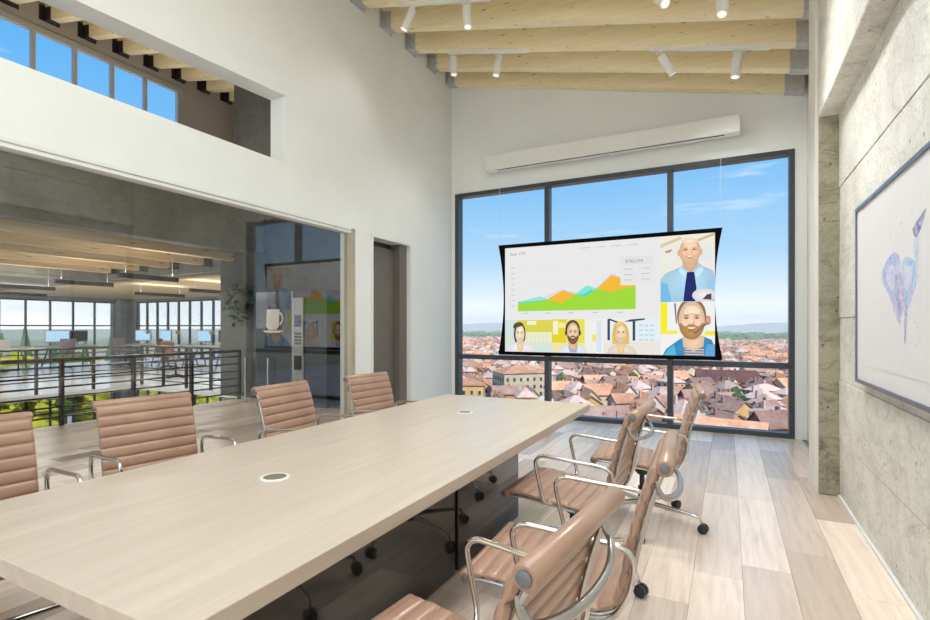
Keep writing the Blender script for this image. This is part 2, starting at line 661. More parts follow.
struct(box('wall_return', 'white_plaster', (0.84, 5.30, 0, 1.1, FY, 4.5)), 'white wall return beside the view window', 'wall')

# ---- rear end of the room behind the camera: solid wall with a tall window added for fill light
w = MB()
w.box(-4.25, BY - 0.2, 0, -3.7, BY, 5.6)
w.box(0.5, BY - 0.2, 0, 1.1, BY, 5.6)
w.box(-3.7, BY - 0.2, 4.2, 0.5, BY, 5.6)
w.box(-3.7, BY - 0.2, 0, 0.5, BY, 0.2)
struct(w.build('wall_rear', 'wall_paint'), 'white rear wall of the room with an opening for the added window', 'wall')
w2 = empty('added_rear_window', (-1.6, BY - 0.1, 0.2))
struct(w2, 'tall unseen rear window added behind the camera for fill light', 'window')
for x in (-2.1, -0.7, 0.7, 2.1):
    box('mullion', 'frame_grey', (x - 0.03, -0.04, 0, x + 0.03, 0.04, 4.0), w2)

# ---- roof deck and joists
ce = MB()
for xa, xb, zf in ((-10.3, -4.0, zl), (-4.0, 1.1, zr)):
    ce.hexa([(xa, BY - 0.2, zf(xa) + 0.31), (xb, BY - 0.2, zf(xb) + 0.31), (xb, 8.3, zf(xb) + 0.31), (xa, 8.3, zf(xa) + 0.31),
             (xa, BY - 0.2, zf(xa) + 0.42), (xb, BY - 0.2, zf(xb) + 0.42), (xb, 8.3, zf(xb) + 0.42), (xa, 8.3, zf(xa) + 0.42)])
ceil = ce.build('ceiling', 'pine')
struct(ceil, 'sloping timber roof deck carried by pine joists', 'ceiling')
JY = [7.13 - 0.575 * k for k in range(21)]
JW = 0.13


def joist_mesh(xa, xb, zr=zr):
    m = MB()
    m.hexa([(xa, 0, zr(xa)), (xb, 0, zr(xb)), (xb, JW, zr(xb)), (xa, JW, zr(xa)),
            (xa, 0, zr(xa) + 0.31), (xb, 0, zr(xb) + 0.31), (xb, JW, zr(xb) + 0.31), (xa, JW, zr(xa) + 0.31)])
    return m


def hanger_mesh(xa, xb, zr=zr):
    m = MB()
    e = 0.008
    zA, zB = zr(xa), zr(xb)
    for ya, yb in ((-e, 0), (JW, JW + e)):
        m.hexa([(xa, ya, zA - e), (xb, ya, zB - e), (xb, yb, zB - e), (xa, yb, zA - e), (xa, ya, zA + 0.21), (xb, ya, zB + 0.21), (xb, yb, zB + 0.21), (xa, yb, zA + 0.21)])
    m.hexa([(xa, 0, zA - e), (xb, 0, zB - e), (xb, JW, zB - e), (xa, JW, zA - e), (xa, 0, zA), (xb, 0, zB), (xb, JW, zB), (xa, JW, zA)])
    for k in range(2):
        for j in range(2):
            xx = xa + (xb - xa) * (0.3 + 0.4 * k)
            zz = zr(xx) + 0.06 + 0.09 * j
            m.cyl((xx, -e - 0.006, zz), (xx, -e, zz), 0.011, 8)
    return m


jm = joist_mesh(LX, 0.80).build('joist', 'pine', ceil)
jl = joist_mesh(-10.1, -4.22, zl)
hl = hanger_mesh(LX, LX + 0.13)
hr = hanger_mesh(0.60, 0.80)
proto = None
for k, y in enumerate(JY):
    if k == 0:
        j = jm
        j.location.y = y
        h1 = hl.build('joist_hanger', 'steel', j)
        h2 = hr.build('joist_hanger', 'steel', j)
        # back plate of the hanger screwed to the wall
        p1 = MB().box(LX, -0.07, zr(LX) - 0.02, LX + 0.008, JW + 0.07, zr(LX) + 0.21).build('hanger_plate', 'steel', j)
        proto = j
    else:
        j = copy_tree(proto, ceil)
        j.location.y = y
jl0 = None
for k, y in enumerate(y for y in [7.685 - 0.562 * i for i in range(10)]):
    if k == 0:
        jl0 = jl.build('joist', 'pine', ceil)
        jl0.location.y = y
        hanger_mesh(-10.1, -9.9, zl).build('joist_hanger', 'rail_black', jl0)
        MB().box(-10.1, -0.08, zl(-10.1) - 0.02, -10.085, JW + 0.08, zl(-10.1) + 0.24).build('hanger_plate', 'rail_black', jl0)
    else:
        j = copy_tree(jl0, ceil)
        j.location.y = y

# ---- unseen glowing panel added for fill light, set below the joists
w9 = empty('added_light_panel', (-0.7, 0.3, zr(-0.7) - 0.06))
struct(w9, 'unseen glowing panel added under the roof for fill light', 'window')
w9.rotation_euler = (0, math.atan(0.235), 0)
emit('fill_emission', (0.93, 0.98, 1.0), 3.6)
fr9 = MB()
for d_ in ((-1.2, -3.1, -1.1, 3.1), (1.1, -3.1, 1.2, 3.1), (-1.1, -3.1, 1.1, -3.0), (-1.1, 3.0, 1.1, 3.1)):
    fr9.box(d_[0], d_[1], -0.06, d_[2], d_[3], 0.05)
fr9.build('panel_frame', 'white_metal', w9)
box('fill_panel', 'fill_emission', (-1.1, -3.0, 0.0, 1.1, 3.0, 0.03), w9)

# ---- the view window
w1 = empty('window_1', (0, FY, 0))
struct(w1, 'large dark framed window overlooking the town', 'window')
XM = [-3.90, -2.39, -0.686, 0.685]
for x in XM[1:3]:
    box('mullion', 'frame_grey', (x - 0.035, -0.01, 0.06, x + 0.035, 0.13, 3.44), w1, bevel=0.004)
for x, a, bb in ((XM[0], 0.035, 0.03), (XM[3], 0.03, 0.03)):
    box('jamb', 'frame_grey', (x - a, -0.012, 0.0, x + bb, 0.14, 3.50), w1, bevel=0.004)
box('head_rail', 'frame_grey', (XM[0] + 0.03, -0.012, 3.44, XM[3] - 0.03, 0.14, 3.50), w1, bevel=0.004)
box('sill_rail', 'frame_grey', (XM[0] + 0.03, -0.012, 0.0, XM[3] - 0.03, 0.14, 0.06), w1, bevel=0.004)
for a in range(3):
    box('transom', 'frame_grey', (XM[a] + 0.035, -0.005, 0.84, XM[a + 1] - 0.035, 0.12, 0.91), w1, bevel=0.004)
    for z0, z1 in ((0.06, 0.84), (0.91, 3.44)):
        box('pane', 'pane_clear', (XM[a] + 0.035, 0.055, z0, XM[a + 1] - 0.035, 0.061, z1), w1)

# ---- glazed partition in the left wall
w3 = empty('window_3', (LX, 0, 0))
struct(w3, 'frameless glass partition in the white wall beside the table', 'window')
for ya, yb in ((-2.0, 0.798), (0.802, 4.77)):
    box('pane', 'pane_partition', (-0.072, ya, 0.02, -0.060, yb, 2.47), w3)
box('jamb', 'brass_trim', (-0.10, 4.77, 0, 0.012, 4.84, 2.53), w3)
box('head_channel', 'casing_white', (-0.10, -2.0, 2.47, 0.012, 4.77, 2.53), w3)
box('head_groove', 'frame_light', (0.012, -2.0, 2.495, 0.016, 4.84, 2.505), w3)
box('sill_channel', 'frame_light', (-0.10, -2.0, 0.0, -0.03, 4.77, 0.02), w3)

# ---- doorway
d1 = empty('door_1', (LX, 5.16, 0))
struct(d1, 'dark doorway in the white wall near the window', 'door')
c = MB()
c.box(-0.22, 0.0, 0, 0.012, 0.035, 2.495)
c.box(-0.22, 0.875, 0, 0.012, 0.91, 2.495)
c.box(-0.22, 0.0, 2.495, 0.012, 0.91, 2.53)
c.build('door_frame', 'casing_white', d1)
box('door_leaf', 'door_dark', (-0.20, 0.035, 0.01, -0.15, 0.70, 2.42), d1)
box('side_panel', 'door_dark', (-0.22, 0.70, 0.01, -0.05, 0.875, 2.495), d1)
box('head_panel', 'black_plastic', (-0.22, 0.035, 2.42, -0.2, 0.70, 2.495), d1)

# ---- hall beyond the glass
ROOF_L = 2.92
wc = MB()
for (xa, xb) in ((-9.75, -8.30), (-6.95, -6.90)):
    pass
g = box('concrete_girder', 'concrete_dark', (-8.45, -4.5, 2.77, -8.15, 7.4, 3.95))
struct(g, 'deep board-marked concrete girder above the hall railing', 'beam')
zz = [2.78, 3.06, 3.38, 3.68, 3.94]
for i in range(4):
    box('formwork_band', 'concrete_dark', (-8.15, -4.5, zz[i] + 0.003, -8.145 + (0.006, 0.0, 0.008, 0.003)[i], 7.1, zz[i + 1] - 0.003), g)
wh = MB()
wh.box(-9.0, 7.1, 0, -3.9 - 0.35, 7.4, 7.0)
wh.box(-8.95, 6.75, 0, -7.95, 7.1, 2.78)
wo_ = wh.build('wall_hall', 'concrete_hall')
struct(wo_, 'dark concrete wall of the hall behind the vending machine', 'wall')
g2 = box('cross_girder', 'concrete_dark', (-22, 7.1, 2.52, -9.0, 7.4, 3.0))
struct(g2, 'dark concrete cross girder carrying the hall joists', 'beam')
# low ceiling of the hall (one joist = one part)
c2 = box('ceiling_hall', 'pine_y', (-22.2, -4.5, ROOF_L, -8.45, 13.0, ROOF_L + 0.2))
struct(c2, 'timber ceiling of the hall beyond the glass partition', 'ceiling')
for hx in (-8.62, -9.76, -10.88, -12.02, -13.16):
    j = MB().box(-0.07, -4.5, 2.64, 0.07, 7.1, ROOF_L).build('joist', 'pine_y', c2)
    j.location.x = hx
    box('joist_hanger', 'rail_black', (-0.085, 6.92, 2.62, 0.085, 7.1, 2.86), j)
box('ceiling_board', 'pine_y', (-22.0, 7.4, 2.45, -8.9, 12.6, 2.5), c2)
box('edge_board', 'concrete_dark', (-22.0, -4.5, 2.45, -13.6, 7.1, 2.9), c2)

# far office slab beyond the void
sl = MB()
sl.box(-22, -4.5, -0.11, -12.2, 7.1, 0.0)
sl.box(-22, 7.1, -0.11, -8.9, 12.6, 0.0)
struct(sl.build('floor_office', 'office_floor'), 'shiny pale office floor across the void', 'floor')
lf = box('floor_lower', 'slab_grey', (-22, -4.5, -3.4, -8.2, 12.6, -3.2))
struct(lf, 'grey floor of the storey below the void', 'floor')
struct(box('wall_lower', 'concrete_dark', (-8.3, -4.5, -3.2, -8.2, 12.6, -0.28)), 'concrete wall below the edge of the hall floor', 'wall')
struct(box('wall_office', 'block_wall', (-15.9, 12.1, 0, -8.8, 12.4, 2.5)), 'grey block wall at the right of the office windows', 'wall')
struct(box('wall_office_side', 'block_wall', (-9.0, 7.4, -3.2, -8.7, 12.4, 2.5)), 'grey concrete side wall of the far office', 'wall')
for i, (xa, ya, xb, yb) in enumerate(((-21.9, 11.55, -21.2, 12.3),)):
    struct(box('office_pillar', 'block_wall', (xa, ya, -3.2, xb, yb, 2.5)), 'grey corner pillar between the two banks of office windows', 'pillar')


def bank(name, label, along, fixed, a0, a1, z0, z1, step, ztr, n0=0):
    e = empty(name, (0, 0, 0))
    struct(e, label, 'window')
    n = int(round((a1 - a0) / step))

    def bx(nm, mat, a, b_, za, zc, d):
        if along == 'y':
            return box(nm, mat, (fixed - d, a, za, fixed + d, b_, zc), e)
        return box(nm, mat, (a, fixed - d, za, b_, fixed + d, zc), e)
    for k in range(n + 1):
        p = a0 + (a1 - a0) * k / n
        bx('mullion', 'frame_grey', p - 0.024, p + 0.024, z0, z1, 0.04)
        if k < n:
            q = a0 + (a1 - a0) * (k + 1) / n
            bx('pane', 'pane_clear', p + 0.024, q - 0.024, z0, z1, 0.004)
    for z in [z0 + 0.03, z1 - 0.03] + ztr:
        bx('rail', 'frame_grey', a0, a1, z - 0.025, z + 0.025, 0.045)
    return e


bank('window_4', 'white glaring bank of office windows across the void', 'y', -21.6, 2.9, 11.55, 0.15, 2.33, 0.72, [1.40])
bank('window_5', 'bank of office windows behind the computer desks', 'x', 12.2, -21.2, -15.9, 0.15, 2.36, 0.66, [1.40])
bank('window_6', 'lower storey windows seen through the void', 'y', -21.6, 2.9, 11.55, -3.2, -0.11, 0.72, [-1.75])
bank('window_7', 'lower storey windows at the end of the void', 'x', 12.2, -21.2, -9.0, -3.2, -0.11, 0.72, [-1.75])
for nm, dims, lab in (('wall_head_office', (-21.75, 2.5, 2.33, -21.45, 12.3, 2.92), 'grey lintel above the far office windows'),
                      ('wall_head_office_end', (-21.75, 12.1, 2.36, -15.9, 12.4, 2.92), 'grey lintel above the end windows of the office')):
    struct(box(nm, 'block_wall', dims), lab, 'lintel')

# loft clerestory seen through the slot
wl = MB()
XL = -10.1
CY = [4.153 - 0.59, 4.153, 4.733, 5.334, 5.934, 6.56]
wl.box(XL - 0.2, -4.5, 3.1, XL, 8.2, 4.4)
wl.box(XL - 0.2, -4.5, 6.30, XL, 8.2, 7.2)
wl.box(XL - 0.2, 6.72, 4.4, XL, 8.2, 6.30)
wl.box(-10.1, 7.95, 3.1, -4.65, 8.2, 7.2)
wl.box(XL, -4.7, 3.1, -4.25, -4.5, 7.2)
struct(wl.build('wall_loft', 'loft_paint'), 'dark taupe wall around the high clerestory window', 'wall')
w8 = empty('window_8', (XL, 0, 0))
struct(w8, 'row of high clerestory windows seen through the slot', 'window')
box('head_rail', 'frame_light', (-0.06, -4.5, 6.20, 0.03, 6.72, 6.30), w8)
box('sill_rail', 'frame_light', (-0.06, -4.5, 4.4, 0.03, 6.72, 4.5), w8)
box('jamb', 'frame_light', (-0.06, 6.60, 4.5, 0.03, 6.72, 6.2), w8)
yy = [6.60] + [6.56 - 0.602 * k for k in range(1, 12)]
for k in range(1, len(yy)):
    box('mullion', 'frame_light', (-0.05, yy[k] - 0.03, 4.5, 0.02, yy[k] + 0.03, 6.2), w8)
    box('pane', 'pane_clear', (-0.02, yy[k] + 0.03, 4.5, -0.014, yy[k - 1] - 0.03, 6.2), w8)

# ================================================================== CONFERENCE TABLE
TX0, TX1, TY0, TY1, TZ = -2.27, -0.972, 0.63, 4.035, 0.74
tb = empty('conference_table', ((TX0 + TX1) / 2, (TY0 + TY1) / 2, 0), label='long pale oak conference table on dark glass bases', cat='table')
ox, oy = tb.location.x, tb.location.y


def tbox(name, mat, d, bevel=0):
    return box(name, mat, (d[0] - ox, d[1] - oy, d[2], d[3] - ox, d[4] - oy, d[5]), tb, bevel)


tbox('tabletop', 'table_oak', (TX0, TY0, TZ - 0.05, TX1, TY1, TZ), 0.003)
bx0, bx1 = TX0 + 0.34, TX1 - 0.34
for i, (ya, yb) in enumerate(((0.95, 2.42), (2.46, 3.36))):
    bs = tbox('base_panel', 'dark_glass', (bx0, ya, 0.015, bx1, yb, TZ - 0.05), 0.003)
tbox('base_core', 'black_plastic', (bx0 + 0.03, 2.40, 0.015, bx1 - 0.02, 2.48, TZ - 0.05))
tbox('plinth', 'black_plastic', (bx0 + 0.04, 1.0, 0.0, bx1 - 0.04, 3.30, 0.015))
for (gx, gy) in ((-1.631, 1.479), (-1.667, 3.226)):
    m = MB()
    vs = []
    prof = [(0.058, 0.0), (0.056, 0.0045), (0.047, 0.005), (0.046, 0.0015)]
    n = 28
    for r_, z_ in prof:
        vs += [(r_ * math.cos(2 * PI * k / n), r_ * math.sin(2 * PI * k / n), z_) for k in range(n)]
    fs = [(a * n + k, a * n + (k + 1) % n, (a + 1) * n + (k + 1) % n, (a + 1) * n + k) for a in range(3) for k in range(n)]
    m.add(vs, fs)
    gm = m.build('cable_grommet', 'casing_white', tb, smooth=True, loc=(gx - ox, gy - oy, TZ))
    MB().poly([(0.046 * math.cos(2 * PI * k / n), 0.046 * math.sin(2 * PI * k / n), 0.0032) for k in range(n)]).build('grommet_lid', 'lid_brown', gm)

# ================================================================== OFFICE CHAIRS
PROF = [(0.285, 0.448), (0.20, 0.450), (0.10, 0.440), (0.0, 0.428), (-0.09, 0.418), (-0.165, 0.424), (-0.218, 0.455), (-0.242, 0.52), (-0.258, 0.61), (-0.282, 0.715), (-0.314, 0.82), (-0.338, 0.885)]
CURVE = [Vector((p.x, 0, p.y)) for p in catmull([(a, b, 0) for a, b in PROF], 14)]
CUM = [0.0]
for i in range(1, len(CURVE)):
    CUM.append(CUM[-1] + (CURVE[i] - CURVE[i - 1]).length)
TOTAL = CUM[-1]


def at_s(s):
    s = max(0, min(TOTAL, s))
    for i in range(1, len(CUM)):
        if CUM[i] >= s:
            t = (s - CUM[i - 1]) / (CUM[i] - CUM[i - 1])
            p = CURVE[i - 1].lerp(CURVE[i], t)
            d = (CURVE[i] - CURVE[i - 1]).normalized()
            return p, Vector((d.z, 0, -d.x))      # normal to the sitter's side
    return CURVE[-1], Vector((1, 0, 0))


RIB = TOTAL / 17.0


def pad_mesh(s0, s1, per_rib=8):
    n = max(4, int(round((s1 - s0) / RIB * per_rib)))
    ys = [(-0.245, 0.35), (-0.238, 0.85), (-0.225, 1.0), (0.225, 1.0), (0.238, 0.85), (0.245, 0.35)]
    m = MB()
    vs = []
    for i in range(n + 1):
        s = s0 + (s1 - s0) * i / n
        p, nr = at_s(s)
        nr = -nr if nr.z < -0.2 or nr.x < -0.2 else nr
        bul = abs(math.sin(PI * s / RIB)) ** 0.40
        for y, k in ys:
            q = p + nr * (0.005 + 0.010 * bul) * k
            vs.append((q.x, y, q.z))
        for y, k in reversed(ys):
            q = p - nr * (0.004 + 0.011 * bul) * k
            vs.append((q.x, y, q.z))
    w_ = 12
    fs = []
    for i in range(n):
        for k in range(w_):
            k2 = (k + 1) % w_
            fs.append((i * w_ + k, (i + 1) * w_ + k, (i + 1) * w_ + k2, i * w_ + k2))
    fs.append(tuple(range(w_)))
    fs.append(tuple(range((n + 1) * w_ - 1, n * w_ - 1, -1)))
    m.add(vs, fs)
    return m


def make_chair():
    root = empty('office_chair')
    # the bend of the sling lies about 0.46 m along the profile
    sb = RIB * 8
    pad_mesh(0.0, sb).build('seat', 'leather', root, smooth=True)
    pad_mesh(sb, TOTAL).build('backrest', 'leather', root, smooth=True)
    # rolled ends of the sling
    for nm, c0, r_ in (('headroll', Vector((-0.362, 0, 0.889)), 0.026), ('front_roll', Vector((0.288, 0, 0.434)), 0.024)):
        m = MB()
        m.tube([c0 + Vector((0, y, 0)) for y in (-0.252, -0.246, 0.246, 0.252)], [r_ * 0.82, r_, r_, r_ * 0.82], 20)
        ro = m.build(nm, 'leather', root, smooth=True)
        for sgn in (-1, 1):
            m = MB()
            m.tube([c0 + Vector((0, sgn * 0.2515, 0)), c0 + Vector((0, sgn * 0.2560, 0)), c0 + Vector((0, sgn * 0.2575, 0))], [r_ * 0.58, r_ * 0.58, r_ * 0.42], 18)
            m.build('end_cap', 'cap_grey', ro, smooth=True)
    # side rails under the sling edges
    for sgn in (-1, 1):
        path = []
        for i in range(0, 40):
            p, nr = at_s(TOTAL * i / 39)
            nr = -nr if nr.z < -0.2 or nr.x < -0.2 else nr
            q = p - nr * 0.022
            path.append((q.x, sgn * 0.226, q.z))
        MB().tube(path, 0.0085, 8, flat=1.0).build('side_rail', 'alu', root, smooth=True)
        # arm loop
        Y = sgn * 0.285
        key = [(0.03, sgn * 0.232, 0.425), (0.055, sgn * 0.262, 0.432), (0.068, Y, 0.47), (0.098, Y, 0.60), (0.100, Y, 0.642), (0.070, Y, 0.668), (0.01, Y, 0.668), (-0.10, Y, 0.660),
               (-0.225, Y, 0.652), (-0.268, Y, 0.630), (-0.278, Y, 0.585), (-0.262, Y, 0.510), (-0.222, Y * 0.99, 0.440), (-0.165, Y * 0.95, 0.408), (-0.09, sgn * 0.24, 0.400)]
        MB().tube(catmull(key, 6), 0.0095, 10).build('armrest', 'chrome', root, smooth=True)
    # bowed brace behind the upper back
    key = [(-0.335, -0.226, 0.845), (-0.345, -0.226, 0.812), (-0.366, -0.205, 0.788), (-0.392, -0.11, 0.776), (-0.400, 0, 0.773), (-0.392, 0.11, 0.776), (-0.366, 0.205, 0.788), (-0.345, 0.226, 0.812), (-0.335, 0.226, 0.845)]
    MB().tube(catmull(key, 6), 0.0085, 10, flat=1.3).build('back_brace', 'alu', root, smooth=True)
    # seat spreader between rails and column
    m = MB()
    for x in (0.10, -0.09):
        m.tube(catmull([(x, -0.226, 0.425), (x * 0.9, -0.19, 0.405), (x * 0.4, -0.06, 0.385), (0, 0, 0.378), (x * 0.4, 0.06, 0.385), (x * 0.9, 0.19, 0.405), (x, 0.226, 0.425)], 5), 0.012, 8)
    m.build('seat_spreader', 'alu', root, smooth=True)
    m = MB()
    m.tube([(0, 0, 0.31), (0, 0, 0.33), (0, 0, 0.385), (0, 0, 0.395)], [0.03, 0.05, 0.055, 0.04], 18)
    m.build('tilt_housing', 'black_plastic', root, smooth=True)
    m = MB()
    m.tube([(0, 0, 0.10), (0, 0, 0.23), (0, 0, 0.231), (0, 0, 0.33)], [0.026, 0.026, 0.017, 0.017], 18)
    m.build('column', 'black_plastic', root, smooth=True)
    MB().tube([(0, 0, 0.085), (0, 0, 0.09), (0, 0, 0.15), (0, 0, 0.16)], [0.030, 0.040, 0.034, 0.028], 18).build('hub', 'chrome', root, smooth=True)
    for k in range(5):
        a = 2 * PI * k / 5 + 0.35
        ca, sa = math.cos(a), math.sin(a)

        def P(r, z, w=0.0):
            return (r * ca - w * sa, r * sa + w * ca, z)
        lg = MB().tube([P(0.02, 0.125), P(0.12, 0.118), P(0.25, 0.108), P(0.335, 0.10), P(0.368, 0.09), P(0.375, 0.06)], [0.019, 0.017, 0.014, 0.012, 0.011, 0.010], 10).build('leg', 'chrome', root, smooth=True)
        m = MB()
        for sgn in (-1, 1):
            w_ = 0.006
            m.tube([P(0.388, 0.030, sgn * 0.004), P(0.388, 0.030, sgn * 0.007), P(0.388, 0.030, sgn * 0.022), P(0.388, 0.030, sgn * 0.026)], [0.022, 0.030, 0.030, 0.024], 18)
        m.tube([P(0.375, 0.075), P(0.378, 0.05), P(0.386, 0.04)], 0.008, 8)
        m.build('caster', 'black_plastic', lg, smooth=True)
    return root


BT = 0.373   # distance from column to head roll
# (x of head roll, y, heading offset in degrees, side, label)
CH = [(-0.285, 1.085, -6.0, 'R', 'tan ribbed office chair closest to the camera, seen from behind'),
      (-0.185, 1.92, 3.0, 'R', 'tan ribbed office chair second from the camera on the window-wall side, pulled out'),
      (-0.395, 2.78, -2.0, 'R', 'tan ribbed office chair third from the camera, tucked under the table edge'),
      (-0.165, 3.78, 5.0, 'R', 'tan ribbed office chair closest to the view window, right of the table'),
      (-3.03, 0.97, -6.0, 'L', 'tan ribbed office chair cut off by the left picture edge'),
      (-3.06, 1.80, -9.0, 'L', 'tan ribbed office chair facing the first table grommet, before the railing'),
      (-2.87, 2.66, 4.0, 'L', 'tan ribbed office chair with its back to the vending machine'),
      (-2.81, 3.56, -4.0, 'L', 'tan ribbed office chair in front of the dark doorway')]
chair0 = make_chair()
for i, (hx_, hy_, da, side, lab) in enumerate(CH):
    o = chair0 if i == 0 else copy_tree(chair0)
    rot = R(da) + (PI if side == 'R' else 0.0)
    o.rotation_euler = (0, 0, rot)
    o.location = (hx_ + BT * math.cos(rot), hy_ + BT * math.sin(rot), 0)
    o.scale = (1.03, 1.03, 1.03)
    tag(o, lab, 'chair', 'tan office chairs around the conference table')

# ================================================================== PROJECTION SCREEN
SXL, SXR, SZB, SZT, SY = -3.075, -0.060, 0.955, 2.580, 7.05
scr = empty('projection_screen', ((SXL + SXR) / 2, SY, SZB), label='hanging projection screen with black curved border showing a chart and video call', cat='screen')
sx0, sz0 = scr.location.x, scr.location.z


def SP(x, y, z):
    return (x - sx0, y - SY, z - sz0)


m = MB()
m.box(*SP(-3.265, SY - 0.05, 3.72), *SP(0.13, SY + 0.10, 3.935))
cas = m.build('casing', 'casing_white', scr, bevel=0.006)
box('drop_slot', 'rail_black', (*SP(-3.09, SY - 0.015, 3.716), *SP(-0.04, SY + 0.015, 3.721)), cas)
m = MB()
for x in (-2.7, -0.45):
    m.box(*SP(x - 0.04, SY + 0.10, 3.75), *SP(x + 0.04, FY, 3.90))
m.build('wall_bracket', 'casing_white', scr)
for x in (SXL + 0.02, SXR - 0.02):
    MB().cyl(SP(x, SY, SZT - 0.02), SP(x, SY, 3.72), 0.0025, 6).build('suspension_cord', 'white_metal', scr)
# black sheet with sides bowed inwards
n = 24
outer = []
for k in range(n + 1):
    t = k / n
    outer.append((SXL + 0.085 * (1 - (2 * t - 1) ** 2), SZB + (SZT - SZB) * t))
right = []
for k in range(n + 1):
    t = 1 - k / n
    right.append((SXR - 0.085 * (1 - (2 * t - 1) ** 2), SZB + (SZT - SZB) * t))
ring = outer + right
m = MB()
N = len(ring)
vs = [SP(x, SY - 0.003, z) for x, z in ring] + [SP(x, SY + 0.003, z) for x, z in ring]
m.add(vs, [tuple(range(N - 1, -1, -1)), tuple(range(N, 2 * N))] + [(k, (k + 1) % N, N + (k + 1) % N, N + k) for k in range(N)])
m.build('black_border', 'black_screen_edge', scr)
box('weight_bar', 'black_screen_edge', (*SP(SXL + 0.01, SY - 0.012, SZB - 0.02), *SP(SXR - 0.01, SY + 0.012, SZB + 0.015)), scr)

IX0, IX1, IZ0, IZ1 = -2.965, -0.144, 0.985, 2.525
IW, IH = IX1 - IX0, IZ1 - IZ0


class Art:
    """flat coloured shapes on the screen, laid in hair-thin layers"""

    def __init__(s, y=SY - 0.0035):
        s.m = MB()
        s.y = y
        s.k = 0

    def poly(s, pts, col):
        s.k += 1
        y = s.y - 0.00012 * s.k
        P_ = [SP(IX0 + u * IW, y, IZ0 + v * IH) for u, v in pts]
        a = sum(P_[i][0] * P_[(i + 1) % len(P_)][2] - P_[(i + 1) % len(P_)][0] * P_[i][2] for i in range(len(P_)))
        if a < 0:
            P_.reverse()
        s.m.poly(P_, 0, col)
        return s

    def fan(s, pts, mid, rim):
        """a shape that fades from its centre colour to its rim colour"""
        s.k += 1
        y = s.y - 0.00012 * s.k
        n_ = len(pts)
        cu, cv = sum(p[0] for p in pts) / n_, sum(p[1] for p in pts) / n_
        a = sum(pts[i][0] * pts[(i + 1) % n_][1] - pts[(i + 1) % n_][0] * pts[i][1] for i in range(n_))
        if a < 0:
            pts = pts[::-1]
        q = [SP(IX0 + u * IW, y, IZ0 + v * IH) for u, v in [(cu, cv)] + list(pts)]
        o = len(s.m.v)
        s.m.v += q
        for i in range(n_):
            s.m.f.append([o, o + 1 + i, o + 1 + (i + 1) % n_])
            s.m.mi.append(0)
            s.m.c.append((mid, rim, rim))
        return s

    def rect(s, u0, v0, u1, v1, col):
        return s.poly([(u0, v0), (u1, v0), (u1, v1), (u0, v1)], col)

    def build(s, name, parent):
        return s.m.build(name, 'screen_image', parent)


img = Art(SY - 0.0031).rect(0, 0, 1, 1, (0.83, 0.83, 0.83)).build('image_area', scr)
ch = Art(SY - 0.0036)
for k in range(9):
    v = 0.40 + 0.052 * k
    ch.rect(0.073, v, 0.70, v + 0.002, (0.76, 0.76, 0.77))
G, O, T_ = (0.36, 0.72, 0.055), (0.93, 0.50, 0.05), (0.20, 0.78, 0.62)
ch.poly([(0.073, 0.485), (0.192, 0.500), (0.313, 0.585), (0.377, 0.548), (0.485, 0.590), (0.553, 0.707), (0.60, 0.672), (0.60, 0.66), (0.553, 0.695), (0.485, 0.575), (0.377, 0.530), (0.313, 0.57), (0.192, 0.488), (0.073, 0.470)], (0.70, 0.66, 0.80))
ch.poly([(0.073, 0.479), (0.192, 0.525), (0.235, 0.50), (0.212, 0.47), (0.073, 0.45)], (0.35, 0.80, 0.62))
ch.poly([(0.360, 0.52), (0.377, 0.536), (0.434, 0.612), (0.485, 0.581), (0.50, 0.56), (0.424, 0.50)], (0.25, 0.80, 0.72))
ch.poly([(0.235, 0.503), (0.313, 0.573), (0.377, 0.536), (0.307, 0.44)], O)
ch.poly([(0.485, 0.581), (0.553, 0.695), (0.597, 0.663), (0.597, 0.601), (0.665, 0.599), (0.665, 0.57), (0.548, 0.53)], O)
ch.poly([(0.073, 0.464), (0.212, 0.481), (0.235, 0.499), (0.307, 0.453), (0.377, 0.536), (0.424, 0.516), (0.485, 0.581), (0.548, 0.548), (0.665, 0.589), (0.665, 0.392), (0.073, 0.387)], G)
ch.poly([(0.073, 0.464), (0.14, 0.470), (0.212, 0.481), (0.225, 0.49), (0.073, 0.474)], (0.10, 0.70, 0.55))
ch.poly([(0.377, 0.536), (0.400, 0.526), (0.424, 0.516), (0.47, 0.565), (0.455, 0.57), (0.42, 0.532)], (0.05, 0.70, 0.68))
ch.rect(0.595, 0.605, 0.742, 0.848, (0.775, 0.775, 0.78))
ch.rect(0.597, 0.608, 0.741, 0.775, (0.81, 0.81, 0.81))
for k in range(5):
    u = 0.073 + 0.12 * k
    ch.rect(u + 0.03, 0.362, u + 0.055, 0.370, (0.55, 0.55, 0.56))
for k in range(8):
    ch.rect(0.035, 0.435 + 0.052 * k, 0.056, 0.445 + 0.052 * k, (0.62, 0.62, 0.63))
for k, cc in enumerate(((0.45, 0.75, 0.2), (0.9, 0.6, 0.2), (0.6, 0.55, 0.75), (0.3, 0.75, 0.65))):
    u = 0.40 + 0.075 * k
    ch.rect(u, 0.944, u + 0.006, 0.956, cc)
    ch.rect(u + 0.012, 0.946, u + 0.05, 0.955, (0.62, 0.62, 0.63))
for k in range(3):
    ch.rect(0.612, 0.735 - 0.047 * k, 0.652, 0.744 - 0.047 * k, (0.62, 0.62, 0.63))
    ch.rect(0.690, 0.737 - 0.047 * k, 0.728, 0.746 - 0.047 * k, (0.62, 0.62, 0.63))
ch.build('chart', scr)


